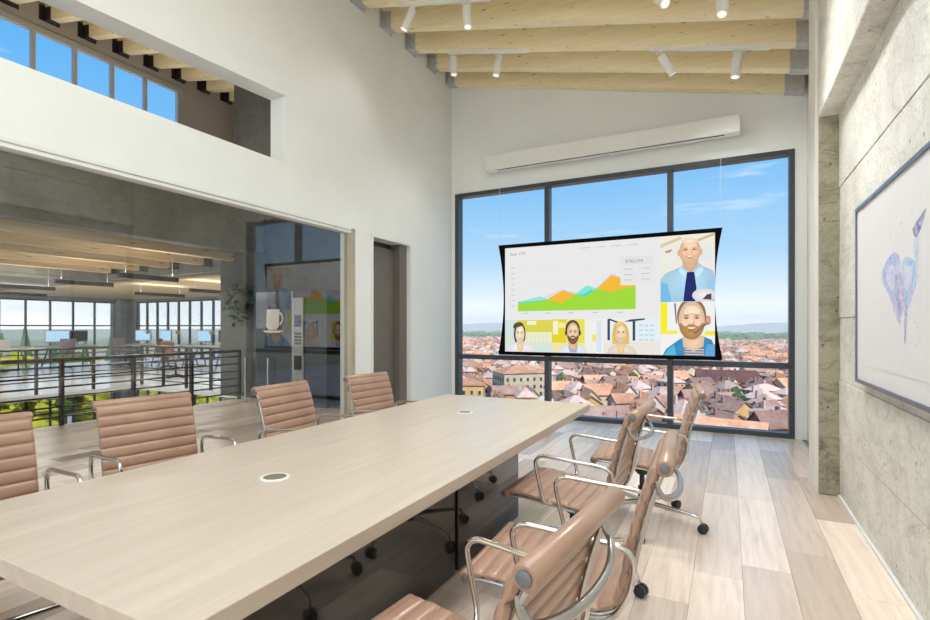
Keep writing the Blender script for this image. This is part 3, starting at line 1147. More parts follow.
def text(name, body, size, loc, rot, mat, parent, extr=0.0):
    cu = bpy.data.curves.new(name, 'FONT')
    cu.body = body
    cu.size = size
    cu.extrude = extr
    ob = bpy.data.objects.new(name + '_src', cu)
    COL.objects.link(ob)
    dg = bpy.context.evaluated_depsgraph_get()
    dg.update()
    me = bpy.data.meshes.new_from_object(ob.evaluated_get(dg))
    bpy.data.objects.remove(ob)
    bpy.data.curves.remove(cu)
    me.materials.clear()
    me.materials.append(MATS[mat])
    o = bpy.data.objects.new(name, me)
    COL.objects.link(o)
    o.rotation_euler = rot
    o.location = loc
    o.parent = parent
    return o


emit('screen_text', (0.25, 0.25, 0.27), 1.0)


def stext(body, u, v, h):
    x, y, z = SP(IX0 + u * IW, SY - 0.0075, IZ0 + v * IH)
    text('screen_lettering', body, h, (x, y, z), (R(90), 0, 0), 'screen_text', scr)


stext('Sales YTD', 0.030, 0.925, 0.058)
stext('$760,344', 0.618, 0.795, 0.06)


def ell(cx, cy, rx, ry, n=28, a0=0.0, a1=2 * PI):
    return [(cx + rx * math.cos(a0 + (a1 - a0) * k / n), cy + ry * math.sin(a0 + (a1 - a0) * k / n)) for k in range(n if a1 - a0 > 6.28 else n + 1)]


class Tile:
    """a video tile; shapes are given in tile units, x in widths of the tile's height"""

    def __init__(s, u0, v0, u1, v1, bg):
        s.u0, s.v0, s.u1, s.v1 = u0, v0, u1, v1
        s.H = v1 - v0
        s.sx = s.H * IH / IW          # one tile height in u
        s.W = (u1 - u0) / s.sx
        s.a = Art(SY - 0.0040)
        s.a.rect(u0, v0, u1, v1, bg)

    def p(s, pts, col, soft=None):
        q = [(min(max(s.u0 + x * s.sx, s.u0), s.u1), min(max(s.v0 + y * s.H, s.v0), s.v1)) for x, y in pts]
        if soft is None:
            soft = 0.0 if len(pts) <= 4 else 0.14
        mid = tuple(min(1.0, c * (1 + soft * 0.7)) for c in col)
        rim = tuple(c * (1 - soft) for c in col)
        s.a.fan(q, mid, rim)

    def r(s, x0, y0, x1, y1, col):
        s.p([(x0, y0), (x1, y0), (x1, y1), (x0, y1)], col)

    def e(s, cx, cy, rx, ry, col, **k):
        s.p(ell(cx, cy, rx, ry, **k), col)

    def face(s, cx, cy, w, h, skin, dark, hair=None, beard=None):
        w = w * 0.86
        light = tuple(min(1, c * 1.22) for c in skin)
        shade = tuple(c * k for c, k in zip(skin, (0.80, 0.70, 0.62)))
        s.p(ell(cx, cy, w, h), skin, 0.22)
        s.p(ell(cx + 0.05 * w, cy + 0.42 * h, w * 0.62, h * 0.34), light, 0.10)            # forehead
        if beard:
            s.p(ell(cx, cy - 0.16 * h, w * 0.98, h * 0.84, 20, PI, 2 * PI), beard, 0.2)
            s.p(ell(cx, cy + 0.02 * h, w * 0.80, h * 0.36, 24), skin, 0.08)
            s.p(ell(cx, cy - 0.30 * h, w * 0.46, h * 0.10, 20), beard, 0.1)
        for sg in (-1, 1):
            s.p(ell(cx + sg * 0.48 * w, cy - 0.14 * h, w * 0.26, h * 0.17, 16), tuple(min(1, c * k) for c, k in zip(skin, (1.12, 1.02, 0.98))), 0.05)     # cheek
            s.p(ell(cx + sg * 0.40 * w, cy + 0.14 * h, w * 0.24, h * 0.095, 16), shade, 0.05)     # eye socket
            s.p(ell(cx + sg * 0.40 * w, cy + 0.12 * h, w * 0.13, h * 0.035, 12), (0.10, 0.06, 0.05), 0.0)
            s.p([(cx + sg * 0.20 * w, cy + 0.23 * h), (cx + sg * 0.60 * w, cy + 0.24 * h), (cx + sg * 0.58 * w, cy + 0.285 * h), (cx + sg * 0.24 * w, cy + 0.28 * h)], dark)
        s.p([(cx + 0.02 * w, cy + 0.14 * h), (cx + 0.10 * w, cy + 0.14 * h), (cx + 0.20 * w, cy - 0.17 * h), (cx + 0.05 * w, cy - 0.20 * h)], shade, 0.0)
        s.p(ell(cx, cy - 0.03 * h, w * 0.09, h * 0.17, 12), light, 0.04)
        s.p(ell(cx, cy - 0.36 * h, w * 0.38, h * 0.13, 16, PI, 2 * PI), (0.50, 0.17, 0.12), 0.0)
        s.p(ell(cx, cy - 0.365 * h, w * 0.31, h * 0.075, 16, PI, 2 * PI), (0.97, 0.93, 0.88), 0.0)
        s.p(ell(cx, cy - 0.56 * h, w * 0.30, h * 0.06, 12), shade if not beard else tuple(c * 0.8 for c in beard), 0.0)

    def build(s):
        return s.a.build('video_tile', scr)


SK = (0.90, 0.58, 0.38)
# older man in shirt and tie
t = Tile(0.775, 0.447, 1.0, 1.0, (0.86, 0.84, 0.78))
t.r(0, 0.86, t.W, 1, (0.90, 0.86, 0.72))
t.p([(0.0, 0.88), (0.28, 0.98), (0.30, 0.94), (0.0, 0.82)], (0.70, 0.62, 0.42))
t.p([(0.45, 0.90), (0.74, 1.0), (0.74, 0.96), (0.5, 0.88)], (0.62, 0.52, 0.34))
t.p([(0.06, 0.77), (0.17, 0.80), (0.14, 0.75), (0.08, 0.74)], (0.42, 0.36, 0.24))
for k in range(5):
    t.r(0.52 + 0.04 * k, 0.60, 0.54 + 0.04 * k, 0.82, (0.72, 0.82, 0.88))
t.r(0, 0.40, 0.12, 0.58, (0.82, 0.84, 0.74))
t.p([(0.0, 0.0), (0.0, 0.35), (0.08, 0.44), (0.28, 0.52), (0.36, 0.60), (0.50, 0.60), (0.58, 0.52), (0.72, 0.45), (t.W, 0.36), (t.W, 0.0)], (0.45, 0.70, 0.88))
t.p([(0.0, 0.0), (0.0, 0.30), (0.10, 0.28), (0.16, 0.0)], (0.20, 0.52, 0.80))
t.p([(0.60, 0.0), (0.66, 0.30), (t.W, 0.30), (t.W, 0.0)], (0.34, 0.62, 0.85))
t.p([(0.28, 0.52), (0.40, 0.40), (0.34, 0.36), (0.25, 0.46)], (0.62, 0.82, 0.95))
t.p([(0.56, 0.52), (0.44, 0.40), (0.52, 0.36), (0.60, 0.46)], (0.62, 0.82, 0.95))
t.p([(0.30, 0.62), (0.33, 0.50), (0.42, 0.43), (0.51, 0.52), (0.53, 0.66)], (0.80, 0.46, 0.28))
t.p([(0.37, 0.44), (0.47, 0.44), (0.50, 0.20), (0.48, 0.0), (0.32, 0.0), (0.34, 0.20)], (0.025, 0.035, 0.16))
for sg in (-1, 1):
    t.e(0.41 + sg * 0.148, 0.73, 0.025, 0.05, (0.85, 0.48, 0.30), n=12)
t.face(0.41, 0.75, 0.17, 0.20, SK, (0.62, 0.45, 0.32))
t.e(0.41, 0.90, 0.11, 0.05, (0.96, 0.78, 0.60), n=20)
t.e(0.60, 0.09, 0.16, 0.10, (0.86, 0.82, 0.84), n=20)
t.p([(0.58, 0.03), (0.70, 0.02), (0.70, 0.11), (0.64, 0.10)], (0.10, 0.07, 0.09))
t.build()
# bearded man with headset
t = Tile(0.775, 0.0, 1.0, 0.443, (0.90, 0.90, 0.88))
t.r(0.0, 0.40, 0.12, 1.0, (0.95, 0.86, 0.03))
t.r(0.0, 0.40, 0.30, 0.47, (0.93, 0.84, 0.10))
t.r(0.76, 0.38, t.W, 0.46, (0.93, 0.80, 0.08))
t.p([(0.04, 0.0), (0.10, 0.12), (0.30, 0.28), (0.42, 0.36), (0.74, 0.36), (0.88, 0.30), (t.W, 0.16), (t.W, 0.0)], (0.06, 0.30, 0.58))
t.p([(0.06, 0.0), (0.14, 0.12), (0.24, 0.20), (0.28, 0.0)], (0.10, 0.52, 0.72))
t.p([(0.76, 0.0), (0.80, 0.22), (t.W, 0.22), (t.W, 0.0)], (0.14, 0.40, 0.70))
t.p([(0.40, 0.14), (0.42, 0.0), (0.76, 0.0), (0.74, 0.16)], (0.22, 0.22, 0.28))
for k in range(3):
    t.r(0.42, 0.02 + 0.045 * k, 0.75, 0.035 + 0.045 * k, (0.75, 0.75, 0.78))
t.p([(0.38, 0.34), (0.40, 0.16), (0.58, 0.08), (0.74, 0.18), (0.76, 0.38)], (0.85, 0.62, 0.44))
t.e(0.54, 0.73, 0.25, 0.35, (0.36, 0.20, 0.10))
t.face(0.54, 0.66, 0.26, 0.36, (0.92, 0.66, 0.48), (0.30, 0.18, 0.10), beard=(0.52, 0.28, 0.10))
t.p([(0.24, 0.98), (0.27, 0.60), (0.29, 0.60), (0.27, 0.98)], (0.20, 0.15, 0.20))
t.e(0.82, 0.66, 0.045, 0.09, (0.70, 0.36, 0.24), n=14)
t.p([(0.82, 0.60), (0.60, 0.40), (0.57, 0.40), (0.58, 0.43), (0.81, 0.63)], (0.25, 0.18, 0.22))
t.build()
# dark-haired woman
t = Tile(0.0, 0.0, 0.256, 0.303, (0.66, 0.80, 0.78))
t.r(0.40, 0.60, t.W, 1.0, (0.72, 0.68, 0.10))
t.r(0.60, 0.30, t.W, 0.62, (0.84, 0.86, 0.62))
t.r(0.75, 0.85, 1.05, 0.97, (0.92, 0.90, 0.70))
for k in range(6):
    t.r(0.72 + 0.13 * k, 0.05, 0.76 + 0.13 * k, 0.55, (0.74, 0.78, 0.56))
t.p([(0.02, 0.50), (0.16, 0.35), (0.14, 0.32), (0.0, 0.44)], (0.92, 0.80, 0.10))
t.p(ell(0.50, 0.56, 0.20, 0.38), (0.12, 0.065, 0.045))
t.p([(0.0, 0.0), (0.06, 0.12), (0.26, 0.24), (0.38, 0.30), (0.66, 0.30), (0.86, 0.22), (0.98, 0.10), (1.02, 0.0)], (0.90, 0.85, 0.90))
t.p([(0.40, 0.34), (0.42, 0.08), (0.52, 0.0), (0.62, 0.08), (0.64, 0.34)], (0.90, 0.66, 0.38))
t.face(0.51, 0.56, 0.18, 0.29, (0.95, 0.74, 0.55), (0.25, 0.13, 0.08))
t.p(ell(0.44, 0.78, 0.16, 0.15, 16, 0.3, PI + 0.3), (0.14, 0.07, 0.05))
t.build()
# bearded man with dark hair
t = Tile(0.256, 0.0, 0.517, 0.308, (0.85, 0.80, 0.42))
t.r(0.0, 0.30, 0.46, 1.0, (0.80, 0.68, 0.03))
t.r(0.04, 0.55, 0.20, 0.95, (0.92, 0.90, 0.68))
t.r(0.22, 0.75, 0.42, 0.90, (0.92, 0.86, 0.40))
t.r(0.70, 0.30, 1.0, 1.0, (0.84, 0.76, 0.10))
t.r(1.0, 0.0, t.W, 1.0, (0.88, 0.88, 0.84))
t.r(1.22, 0.35, 1.34, 0.55, (0.92, 0.78, 0.16))
t.r(1.35, 0.05, 1.48, 0.95, (0.66, 0.80, 0.90))
t.p(ell(0.64, 0.72, 0.215, 0.26), (0.16, 0.09, 0.05))
t.p([(0.20, 0.0), (0.26, 0.12), (0.46, 0.24), (0.82, 0.24), (1.04, 0.12), (1.10, 0.0)], (0.84, 0.86, 0.93))
t.p([(0.50, 0.20), (0.56, 0.02), (0.76, 0.02), (0.80, 0.20)], (0.28, 0.45, 0.80))
t.p([(0.50, 0.30), (0.56, 0.12), (0.66, 0.06), (0.76, 0.12), (0.80, 0.30)], (0.80, 0.50, 0.32))
t.face(0.65, 0.58, 0.21, 0.32, (0.90, 0.62, 0.42), (0.14, 0.08, 0.05), beard=(0.24, 0.12, 0.06))
for sg in (-1, 1):
    t.e(0.65 + sg * 0.205, 0.60, 0.035, 0.09, (0.07, 0.06, 0.09), n=12)
t.build()
# blonde woman
t = Tile(0.517, 0.0, 0.772, 0.315, (0.86, 0.87, 0.86))
t.r(0.0, 0.0, t.W, 0.35, (0.86, 0.80, 0.74))
t.r(0.86, 0.35, t.W, 1.0, (0.80, 0.87, 0.91))
for k in range(4):
    for j in range(3):
        t.r(0.95 + 0.14 * j, 0.38 + 0.13 * k, 1.05 + 0.14 * j, 0.43 + 0.13 * k, (0.50, 0.74, 0.86))
for x in (0.10, 0.78):
    t.r(x, 0.38, x + 0.07, 0.95, (0.05, 0.08, 0.14))
t.p([(0.08, 0.97), (0.16, 0.99), (0.45, 0.88), (0.43, 0.84)], (0.05, 0.08, 0.14))
t.p([(0.55, 0.90), (0.72, 0.96), (1.10, 0.99), (1.10, 0.95), (0.74, 0.90)], (0.05, 0.08, 0.14))
t.p(ell(0.46, 0.57, 0.215, 0.33), (0.80, 0.55, 0.12))
t.p([(0.24, 0.28), (0.68, 0.28), (0.70, 0.55), (0.22, 0.55)], (0.78, 0.54, 0.14))
t.p([(0.08, 0.0), (0.14, 0.16), (0.34, 0.28), (0.62, 0.28), (0.84, 0.16), (0.90, 0.0)], (0.84, 0.74, 0.62))
t.p([(0.36, 0.30), (0.38, 0.05), (0.46, 0.0), (0.55, 0.05), (0.58, 0.30)], (0.90, 0.66, 0.36))
t.face(0.47, 0.57, 0.18, 0.27, (0.93, 0.68, 0.45), (0.45, 0.28, 0.10))
t.p(ell(0.44, 0.78, 0.17, 0.12, 16, 0.1, PI + 0.1), (0.86, 0.62, 0.18))
t.build()

# ================================================================== FRAMED PICTURE
PY0, PY1, PZ0, PZ1 = 1.95, 4.155, 0.993, 2.122
pic = empty('framed_picture', (0.785, (PY0 + PY1) / 2, PZ0), label='large framed blue watercolour hanging on the concrete wall', cat='picture')
py_ = pic.location.y
FWD = 0.022


def PP(x, y, z):
    return (x - 0.785, y - py_, z - PZ0)


def pbox(nm, mat, x0, y0, z0, x1, y1, z1, parent=pic):
    return box(nm, mat, (*PP(x0, y0, z0), *PP(x1, y1, z1)), parent)


fr = MB()
for (y0, z0, y1, z1) in ((PY0, PZ0, PY1, PZ0 + FWD), (PY0, PZ1 - FWD, PY1, PZ1), (PY0, PZ0 + FWD, PY0 + FWD, PZ1 - FWD), (PY1 - FWD, PZ0 + FWD, PY1, PZ1 - FWD)):
    fr.box(*PP(0.742, y0, z0), *PP(0.785, y1, z1))
fr.build('picture_frame', 'frame_blue', pic)
pbox('mount_board', 'mat_white', 0.752, PY0 + FWD, PZ0 + FWD, 0.780, PY1 - FWD, PZ1 - FWD)
ms = pbox('paper', 'mat_white', 0.7505, PY0 + 0.13, PZ0 + 0.12, 0.752, PY1 - 0.13, PZ1 - 0.12)
shapes = [
    ('left', [(3.709, 1.676), (3.635, 1.715), (3.542, 1.742), (3.44, 1.744), (3.368, 1.685), (3.392, 1.623), (3.358, 1.514), (3.321, 1.429), (3.392, 1.402), (3.542, 1.51), (3.692, 1.604)], (0.34, 0.45, 0.78)),
    ('right', [(3.368, 1.628), (3.321, 1.687), (3.255, 1.699), (3.13, 1.658), (3.102, 1.584), (3.17, 1.491), (3.255, 1.434), (3.331, 1.471)], (0.38, 0.55, 0.82)),
    ('stem', [(3.13, 1.658), (3.15, 1.752), (3.118, 1.773), (3.079, 1.761), (3.079, 1.703), (3.102, 1.597)], (0.60, 0.70, 0.82)),
    ('flower', [(3.17, 1.821), (3.102, 1.848), (3.034, 1.867), (3.004, 1.848), (3.034, 1.816), (3.102, 1.771), (3.15, 1.791)], (0.18, 0.12, 0.36)),
    ('tip', [(3.052, 1.864), (2.979, 1.883), (3.015, 1.832)], (0.15, 0.26, 0.24)),
    ('tail', [(3.299, 1.456), (3.25, 1.443), (3.277, 1.284), (3.294, 1.283)], (0.35, 0.30, 0.52)),
    ('pink', [(3.392, 1.623), (3.358, 1.62), (3.268, 1.4), (3.303, 1.414)], (0.72, 0.42, 0.55)),
    ('tail2', [(3.49, 1.448), (3.392, 1.416), (3.358, 1.366), (3.416, 1.388)], (0.45, 0.45, 0.72)),
    ('hi', [(3.624, 1.668), (3.49, 1.684), (3.44, 1.606), (3.49, 1.537), (3.613, 1.605)], (0.60, 0.62, 0.86)),
    ('hi2', [(3.299, 1.663), (3.17, 1.636), (3.191, 1.558), (3.277, 1.537)], (0.66, 0.70, 0.90)),
    ('lil', [(3.542, 1.51), (3.416, 1.518), (3.368, 1.43), (3.425, 1.417)], (0.40, 0.34, 0.66))]
for k, (_, pts, col) in enumerate(shapes):
    q = catmull([(a, b, 0) for a, b in pts + [pts[0]]], 4)[:-1]
    MB().poly([PP(0.7503 - 0.00015 * k, p.x * 0.95, 1.35 + (p.y - 1.35) * 0.95) for p in q], 0, col).build('painted_shape', 'watercolour', pic)
random.seed(3)
for k in range(26):
    y, z, r_ = random.uniform(2.6, 3.9), random.uniform(1.18, 1.9), random.uniform(0.004, 0.010)
    col = random.choice(((0.85, 0.80, 0.15), (0.75, 0.75, 0.45), (0.55, 0.60, 0.80)))
    MB().poly([PP(0.7485, y + a, z + b_) for a, b_ in ell(0, 0, r_, r_, 8)], 0, col).build('paint_fleck', 'paper_print', pic)

# ================================================================== TRACK LIGHTS
TRK = [(-3.385, -2.23, 6.045, ((-3.30, -3, 1.5), (-2.62, 10, 4.0)), 'white track light with two spots on the far joist, above the screen casing end'),
       (-0.787, 0.379, 6.045, ((-0.66, -28, -18), (0.10, 8, 6)), 'white track light with two spots near the steel joist ends'),
       (-3.40, -2.24, 4.895, ((-3.20, 22, 10), (-2.50, -4, 6)), 'white track light with two spots at the top of the white wall'),
       (-0.82, 0.34, 4.895, ((-0.58, -22, 34), (-0.02, 6, 16)), 'white track light with two spots hung highest at the picture top edge')]
for (xa, xb, y, heads, lab) in TRK:
    xm = (xa + xb) / 2
    e = empty('track_light', (xm, y, zr(xm)), label=lab, cat='light', group='track lights under the roof joists')
    za, zb_ = zr(xa) - zr(xm), zr(xb) - zr(xm)
    h = 0.035
    MB().hexa([(xa - xm, -0.02, za - h), (xb - xm, -0.02, zb_ - h), (xb - xm, 0.02, zb_ - h), (xa - xm, 0.02, za - h),
               (xa - xm, -0.02, za), (xb - xm, -0.02, zb_), (xb - xm, 0.02, zb_), (xa - xm, 0.02, za)]).build('track', 'white_metal', e)
    for (hx_, tilt, swing) in heads:
        z0 = zr(hx_) - zr(xm) - h
        hd = MB()
        x0 = hx_ - xm
        hd.box(x0 - 0.06, -0.018, z0 - 0.018, x0 + 0.06, 0.018, z0)
        hd.cyl((x0, 0, z0 - 0.05), (x0, 0, z0 - 0.015), 0.009, 8)
        ho = hd.build('adapter', 'white_metal', e)
        dirv = Vector((math.sin(R(-tilt)), -math.sin(R(swing)), -math.cos(R(tilt)) * math.cos(R(swing)))).normalized()
        p0 = Vector((x0, 0, z0 - 0.045))
        p1 = p0 + dirv * 0.25
        m = MB().tube([p0, p0 + dirv * 0.01, p1 - dirv * 0.008, p1], [0.036, 0.046, 0.046, 0.043], 20)
        m.tube([p0 - Vector((0.045, 0, -0.0)) + dirv * 0.03, p0 - Vector((0.045, 0, 0)) + dirv * 0.16], 0.014, 8)
        hb = m.build('lamp_head', 'white_metal', e, smooth=True)
        m = MB().tube([p1, p1 + dirv * 0.002], 0.036, 16)
        m.build('lens', 'lamp_lens', hb, smooth=True)
        sd = bpy.data.lights.new('spot', 'SPOT')
        sd.energy = (55 if y > 6 else 120) if hx_ > -3.0 else 8
        sd.spot_size = R(100)
        sd.spot_blend = 0.9
        sd.shadow_soft_size = 0.06
        sd.color = (1.0, 0.985, 0.96)
        so = bpy.data.objects.new('spot', sd)
        COL.objects.link(so)
        so.parent = e
        so.location = p1 + dirv * 0.01
        so.rotation_euler = dirv.to_track_quat('-Z', 'Y').to_euler()

# ================================================================== HALL BEYOND THE GLASS
def railing(name, label, path, post_t, h=0.90, bars=6):
    """a railing along a polyline; every post and every bar run is a part"""
    p0 = Vector(path[0])
    e = empty(name, p0, label=label, cat='railing')
    for a, b_ in zip(path[:-1], path[1:]):
        a, b_ = Vector(a) - p0, Vector(b_) - p0
        d = (b_ - a).normalized()
        up = Vector((0, 0, 1))
        MB().tube([a + up * h, b_ + up * h], 0.034, 8, flat=0.8).build('top_rail', 'rail_black', e)
        for k in range(bars):
            z = 0.12 + (h - 0.22) * k / (bars - 1)
            MB().tube([a + up * z, b_ + up * z], 0.013, 6).build('bar', 'rail_black', e)
    for (x, y) in post_t:
        q = Vector((x, y, 0)) - p0
        MB().box(q.x - 0.034, q.y - 0.02, 0, q.x + 0.034, q.y + 0.02, h).build('post', 'rail_black', e)
    return e


railing('railing', 'black steel railing along the near edge of the void', [(-8.15, 0.8, 0), (-8.15, 6.56, 0)],
        [(-8.15, 6.54 - 0.955 * k) for k in range(7)])
railing('railing', 'black steel railing around the far corner of the void', [(-12.25, 1.5, 0), (-12.25, 7.15, 0), (-8.95, 7.15, 0)],
        [(-12.25, 7.15 - 1.03 * k) for k in range(6)] + [(-12.25 + 0.82 * k, 7.15) for k in range(1, 5)])

# vending machine
vm = empty('vending_machine', (-6.7, 6.75, 0), label='tall black coffee vending machine with a white mug picture', cat='vending machine')
box('body', 'machine_dark', (-0.85, -0.32, 0.03, 0.80, 0.32, 1.98), vm, bevel=0.01)
box('door_panel', 'machine_dark', (-0.84, -0.345, 0.06, 0.04, -0.32, 1.96), vm)
box('control_panel', 'machine_white', (0.07, -0.35, 0.05, 0.30, -0.32, 1.85), vm)
box('edge_strip', 'alu', (0.045, -0.348, 0.05, 0.062, -0.32, 1.96), vm)
ds = MB()
ds.box(0.11, -0.356, 1.35, 0.26, -0.35, 1.55)
ds.build('display', 'machine_dark', vm)
for k in range(4):
    for j in range(2):
        box('button', 'machine_dark', (0.115 + 0.08 * j, -0.357, 1.05 + 0.055 * k, 0.18 + 0.08 * j, -0.35, 1.09 + 0.055 * k), vm)
box('dispensing_niche', 'black_plastic', (0.10, -0.357, 0.62, 0.27, -0.35, 0.86), vm)
for x in (-0.78, 0.73):
    for y in (-0.26, 0.26):
        box('foot', 'black_plastic', (x - 0.03, y - 0.03, 0, x + 0.03, y + 0.03, 0.03), vm)
m = MB()
m.poly([(-0.56, -0.3475, 1.66), (-0.58, -0.3475, 1.36), (-0.52, -0.3475, 1.30), (-0.33, -0.3475, 1.30), (-0.27, -0.3475, 1.36), (-0.25, -0.3475, 1.66)])
for k in range(10):
    a0, a1 = -1.3 + 2.6 * k / 10, -1.3 + 2.6 * (k + 1) / 10
    m.poly([(-0.27 + r_ * math.cos(a) * 0.9, -0.3475, 1.50 + r_ * math.sin(a)) for r_, a in ((0.12, a0), (0.12, a1), (0.085, a1), (0.085, a0))])
m.poly([(-0.68, -0.347, 1.29), (-0.60, -0.347, 1.25), (-0.25, -0.347, 1.25), (-0.16, -0.347, 1.29)])
m.build('mug_picture', 'mug_white', vm)
# a glass screen beside it with a chrome post
gp = empty('glass_screen', (-7.72, 6.33, 0), label='low clear glass screen with a chrome post beside the column', cat='screen')
MB().tube([(0, 0, 0), (0, 0, 0.01), (0, 0, 0.02), (0, 0, 0.80)], [0.05, 0.05, 0.018, 0.018], 12).build('post', 'chrome', gp, smooth=True)
box('glass', 'pane_clear', (0.02, -0.006, 0.10, 0.55, 0.006, 0.80), gp)
MB().tube([(0.57, 0, 0), (0.57, 0, 0.80)], 0.018, 12).build('post', 'chrome', gp, smooth=True)


def leafy(m, c, r, n, size, flat=1.0, down=0.0):
    for _ in range(n):
        d = Vector((random.gauss(0, 1), random.gauss(0, 1), random.gauss(0, 1))).normalized() * (r * random.uniform(0.3, 1) ** 0.6)
        d.z *= flat
        p = Vector(c) + d + Vector((0, 0, -down * random.random()))
        a = Vector((random.gauss(0, 1), random.gauss(0, 1), random.gauss(0, 0.6))).normalized() * size * random.uniform(0.6, 1.2)
        b_ = a.cross(Vector((random.random(), random.random(), random.random()))).normalized() * a.length * 0.32
        m.add([p, p + a * 0.5 + b_, p + a, p + a * 0.5 - b_], [(0, 1, 2, 3)])


random.seed(11)
pl = empty('hanging_plant', (-8.05, 6.55, 1.60), label='leafy green plant in a pot hanging on the dark column', cat='plant')
m = MB()
leafy(m, (-0.08, 0, 0.30), 0.30, 260, 0.10, 0.9)
leafy(m, (-0.10, -0.02, 0.0), 0.17, 110, 0.09, 1.4)
m.build('foliage', 'leaf_indoor', pl)
MB().tube([(0, 0, 0.0), (0, 0, 0.02), (0, 0, 0.16)], [0.05, 0.07, 0.09], 14).build('pot', 'black_plastic', pl, smooth=True)
box('wall_bracket', 'rail_black', (-0.01, 0.0, 0.08, 0.01, 0.2, 0.10), pl)
MB().tube([(0, 0, 0.12), (-0.05, 0, 0.3), (-0.1, 0, 0.45)], 0.008, 6).build('stem', 'bark', pl)

tp = empty('tall_plant', (-9.6, 3.35, -3.2), label='dark bushy plant rising through the void behind the railing', cat='plant')
m = MB()
leafy(m, (0, 0, 2.75), 0.55, 420, 0.20, 0.8)
leafy(m, (0.1, 0.7, 2.55), 0.45, 300, 0.18, 0.8)
leafy(m, (0, -0.5, 2.9), 0.5, 300, 0.2, 0.9)
m.build('foliage', 'leaf_grey', tp)
MB().tube([(0, 0, 0.4), (0.05, 0.05, 1.5), (0, 0.1, 2.7)], [0.06, 0.05, 0.03], 8).build('trunk', 'bark', tp)
MB().tube([(0, 0, 0), (0, 0, 0.45), (0, 0, 0.5)], [0.28, 0.36, 0.34], 16).build('planter', 'concrete_dark', tp, smooth=True)

# linear pendants
for k, (x, ya, yb, lab) in enumerate(((-8.85, 4.8, 5.8, 'black linear pendant lamp hanging closest behind the concrete girder'),
                                      (-13.35, 4.6, 5.9, 'black linear pendant lamp at the left picture edge over the office'),
                                      (-11.1, 4.9, 5.9, 'black linear pendant lamp over the middle of the void'),
                                      (-13.3, 7.6, 8.9, 'black linear pendant lamp deep in the office before the windows'),
                                      (-11.0, 7.5, 8.7, 'black linear pendant lamp over the desks with blue monitors'),
                                      (-16.3, 5.6, 7.0, 'black linear pendant lamp farthest back at the left windows'),
                                      (-9.9, 8.6, 9.8, 'short black linear pendant lamp beside the hanging plant'))):
    e = empty('pendant_lamp', (x, (ya + yb) / 2, 2.2), label=lab, cat='lamp', group='linear pendants in the office')
    L = (yb - ya) / 2
    up = area('fill_up', (0, 0, 0.06), (0, 0, 1), 0.05, 2 * L, 5, (1.0, 0.95, 0.88))  # up and down fill added to brighten the hall; the pendants themselves hang unlit
    up.parent = e
    dn = area('fill_down', (0, 0, -0.06), (0, 0, -1), 0.05, 2 * L, 34, (1.0, 0.97, 0.92))
    dn.parent = e
    box('lamp_body', 'rail_black', (-0.03, -L, -0.04, 0.03, L, 0.04), e)
    for s_ in (-1, 1):
        top = 0.25 if yb > 7.2 or x < -13.5 else 0.7
        MB().cyl((0, s_ * L * 0.8, 0.04), (0, s_ * L * 0.8, top), 0.005, 6).build('cord', 'steel', e)


# hidden uplighter added on the concrete girder to brighten the high joists
cv = empty('added_fill_strip', (-8.3, 3.0, 3.95), label='long hidden uplighter added on top of the concrete girder for fill', cat='lamp')
box('housing', 'white_metal', (-0.06, -4.0, 0.0, 0.06, 4.0, 0.05), cv)
up = area('fill_up', (0, 0, 0.07), (0.15, 0, 1), 0.1, 8.0, 60, (1.0, 0.95, 0.88))
up.parent = cv

# desks, computers and chairs of the far office
def desk(x, y, rz, lab, L=1.6):
    e = empty('desk', (x, y, 0), rz, label=lab, cat='desk', group='office desks')
    box('desk_top', 'desk_white', (-L / 2, -0.36, 0.70, L / 2, 0.36, 0.74), e)
    for sx_ in (-1, 1):
        for sy_ in (-1, 1):
            MB().tube([(sx_ * (L / 2 - 0.15), sy_ * 0.30, 0), (sx_ * (L / 2 - 0.25), sy_ * 0.05, 0.70)], 0.02, 6).build('leg', 'rail_black', e)
    return e


def monitor(x, y, rz, lab, lit=True):
    e = empty('computer_monitor', (x, y, 0.74), rz, label=lab, cat='monitor', group='computer monitors in the office')
    box('bezel', 'alu', (-0.32, -0.02, 0.10, 0.32, 0.02, 0.50), e)
    box('display', 'monitor_glow' if lit else 'machine_dark', (-0.295, -0.024, 0.14, 0.295, -0.02, 0.475), e)
    MB().tube([(0, 0.03, 0.0), (0, 0.03, 0.25)], 0.035, 8, flat=0.4).build('stand', 'alu', e)
    box('foot', 'alu', (-0.12, -0.09, 0, 0.12, 0.09, 0.012), e)
    return e


def task_chair(x, y, rz, lab, mat):
    e = empty('task_chair', (x, y, 0), rz, label=lab, cat='chair', group='task chairs in the office')
    box('seat', mat, (-0.24, -0.24, 0.44, 0.24, 0.24, 0.50), e, bevel=0.02)
    box('backrest', mat, (-0.23, -0.28, 0.56, 0.23, -0.22, 0.98), e, bevel=0.02)
    MB().cyl((0, 0, 0.08), (0, 0, 0.44), 0.025, 8).build('column', 'rail_black', e)
    MB().tube([(0, -0.22, 0.46), (0, -0.29, 0.6)], 0.02, 6).build('back_support', 'rail_black', e)
    for k in range(5):
        a = 2 * PI * k / 5
        MB().tube([(0, 0, 0.10), (0.28 * math.cos(a), 0.28 * math.sin(a), 0.03)], [0.025, 0.018], 6).build('leg', 'rail_black', e)
    return e


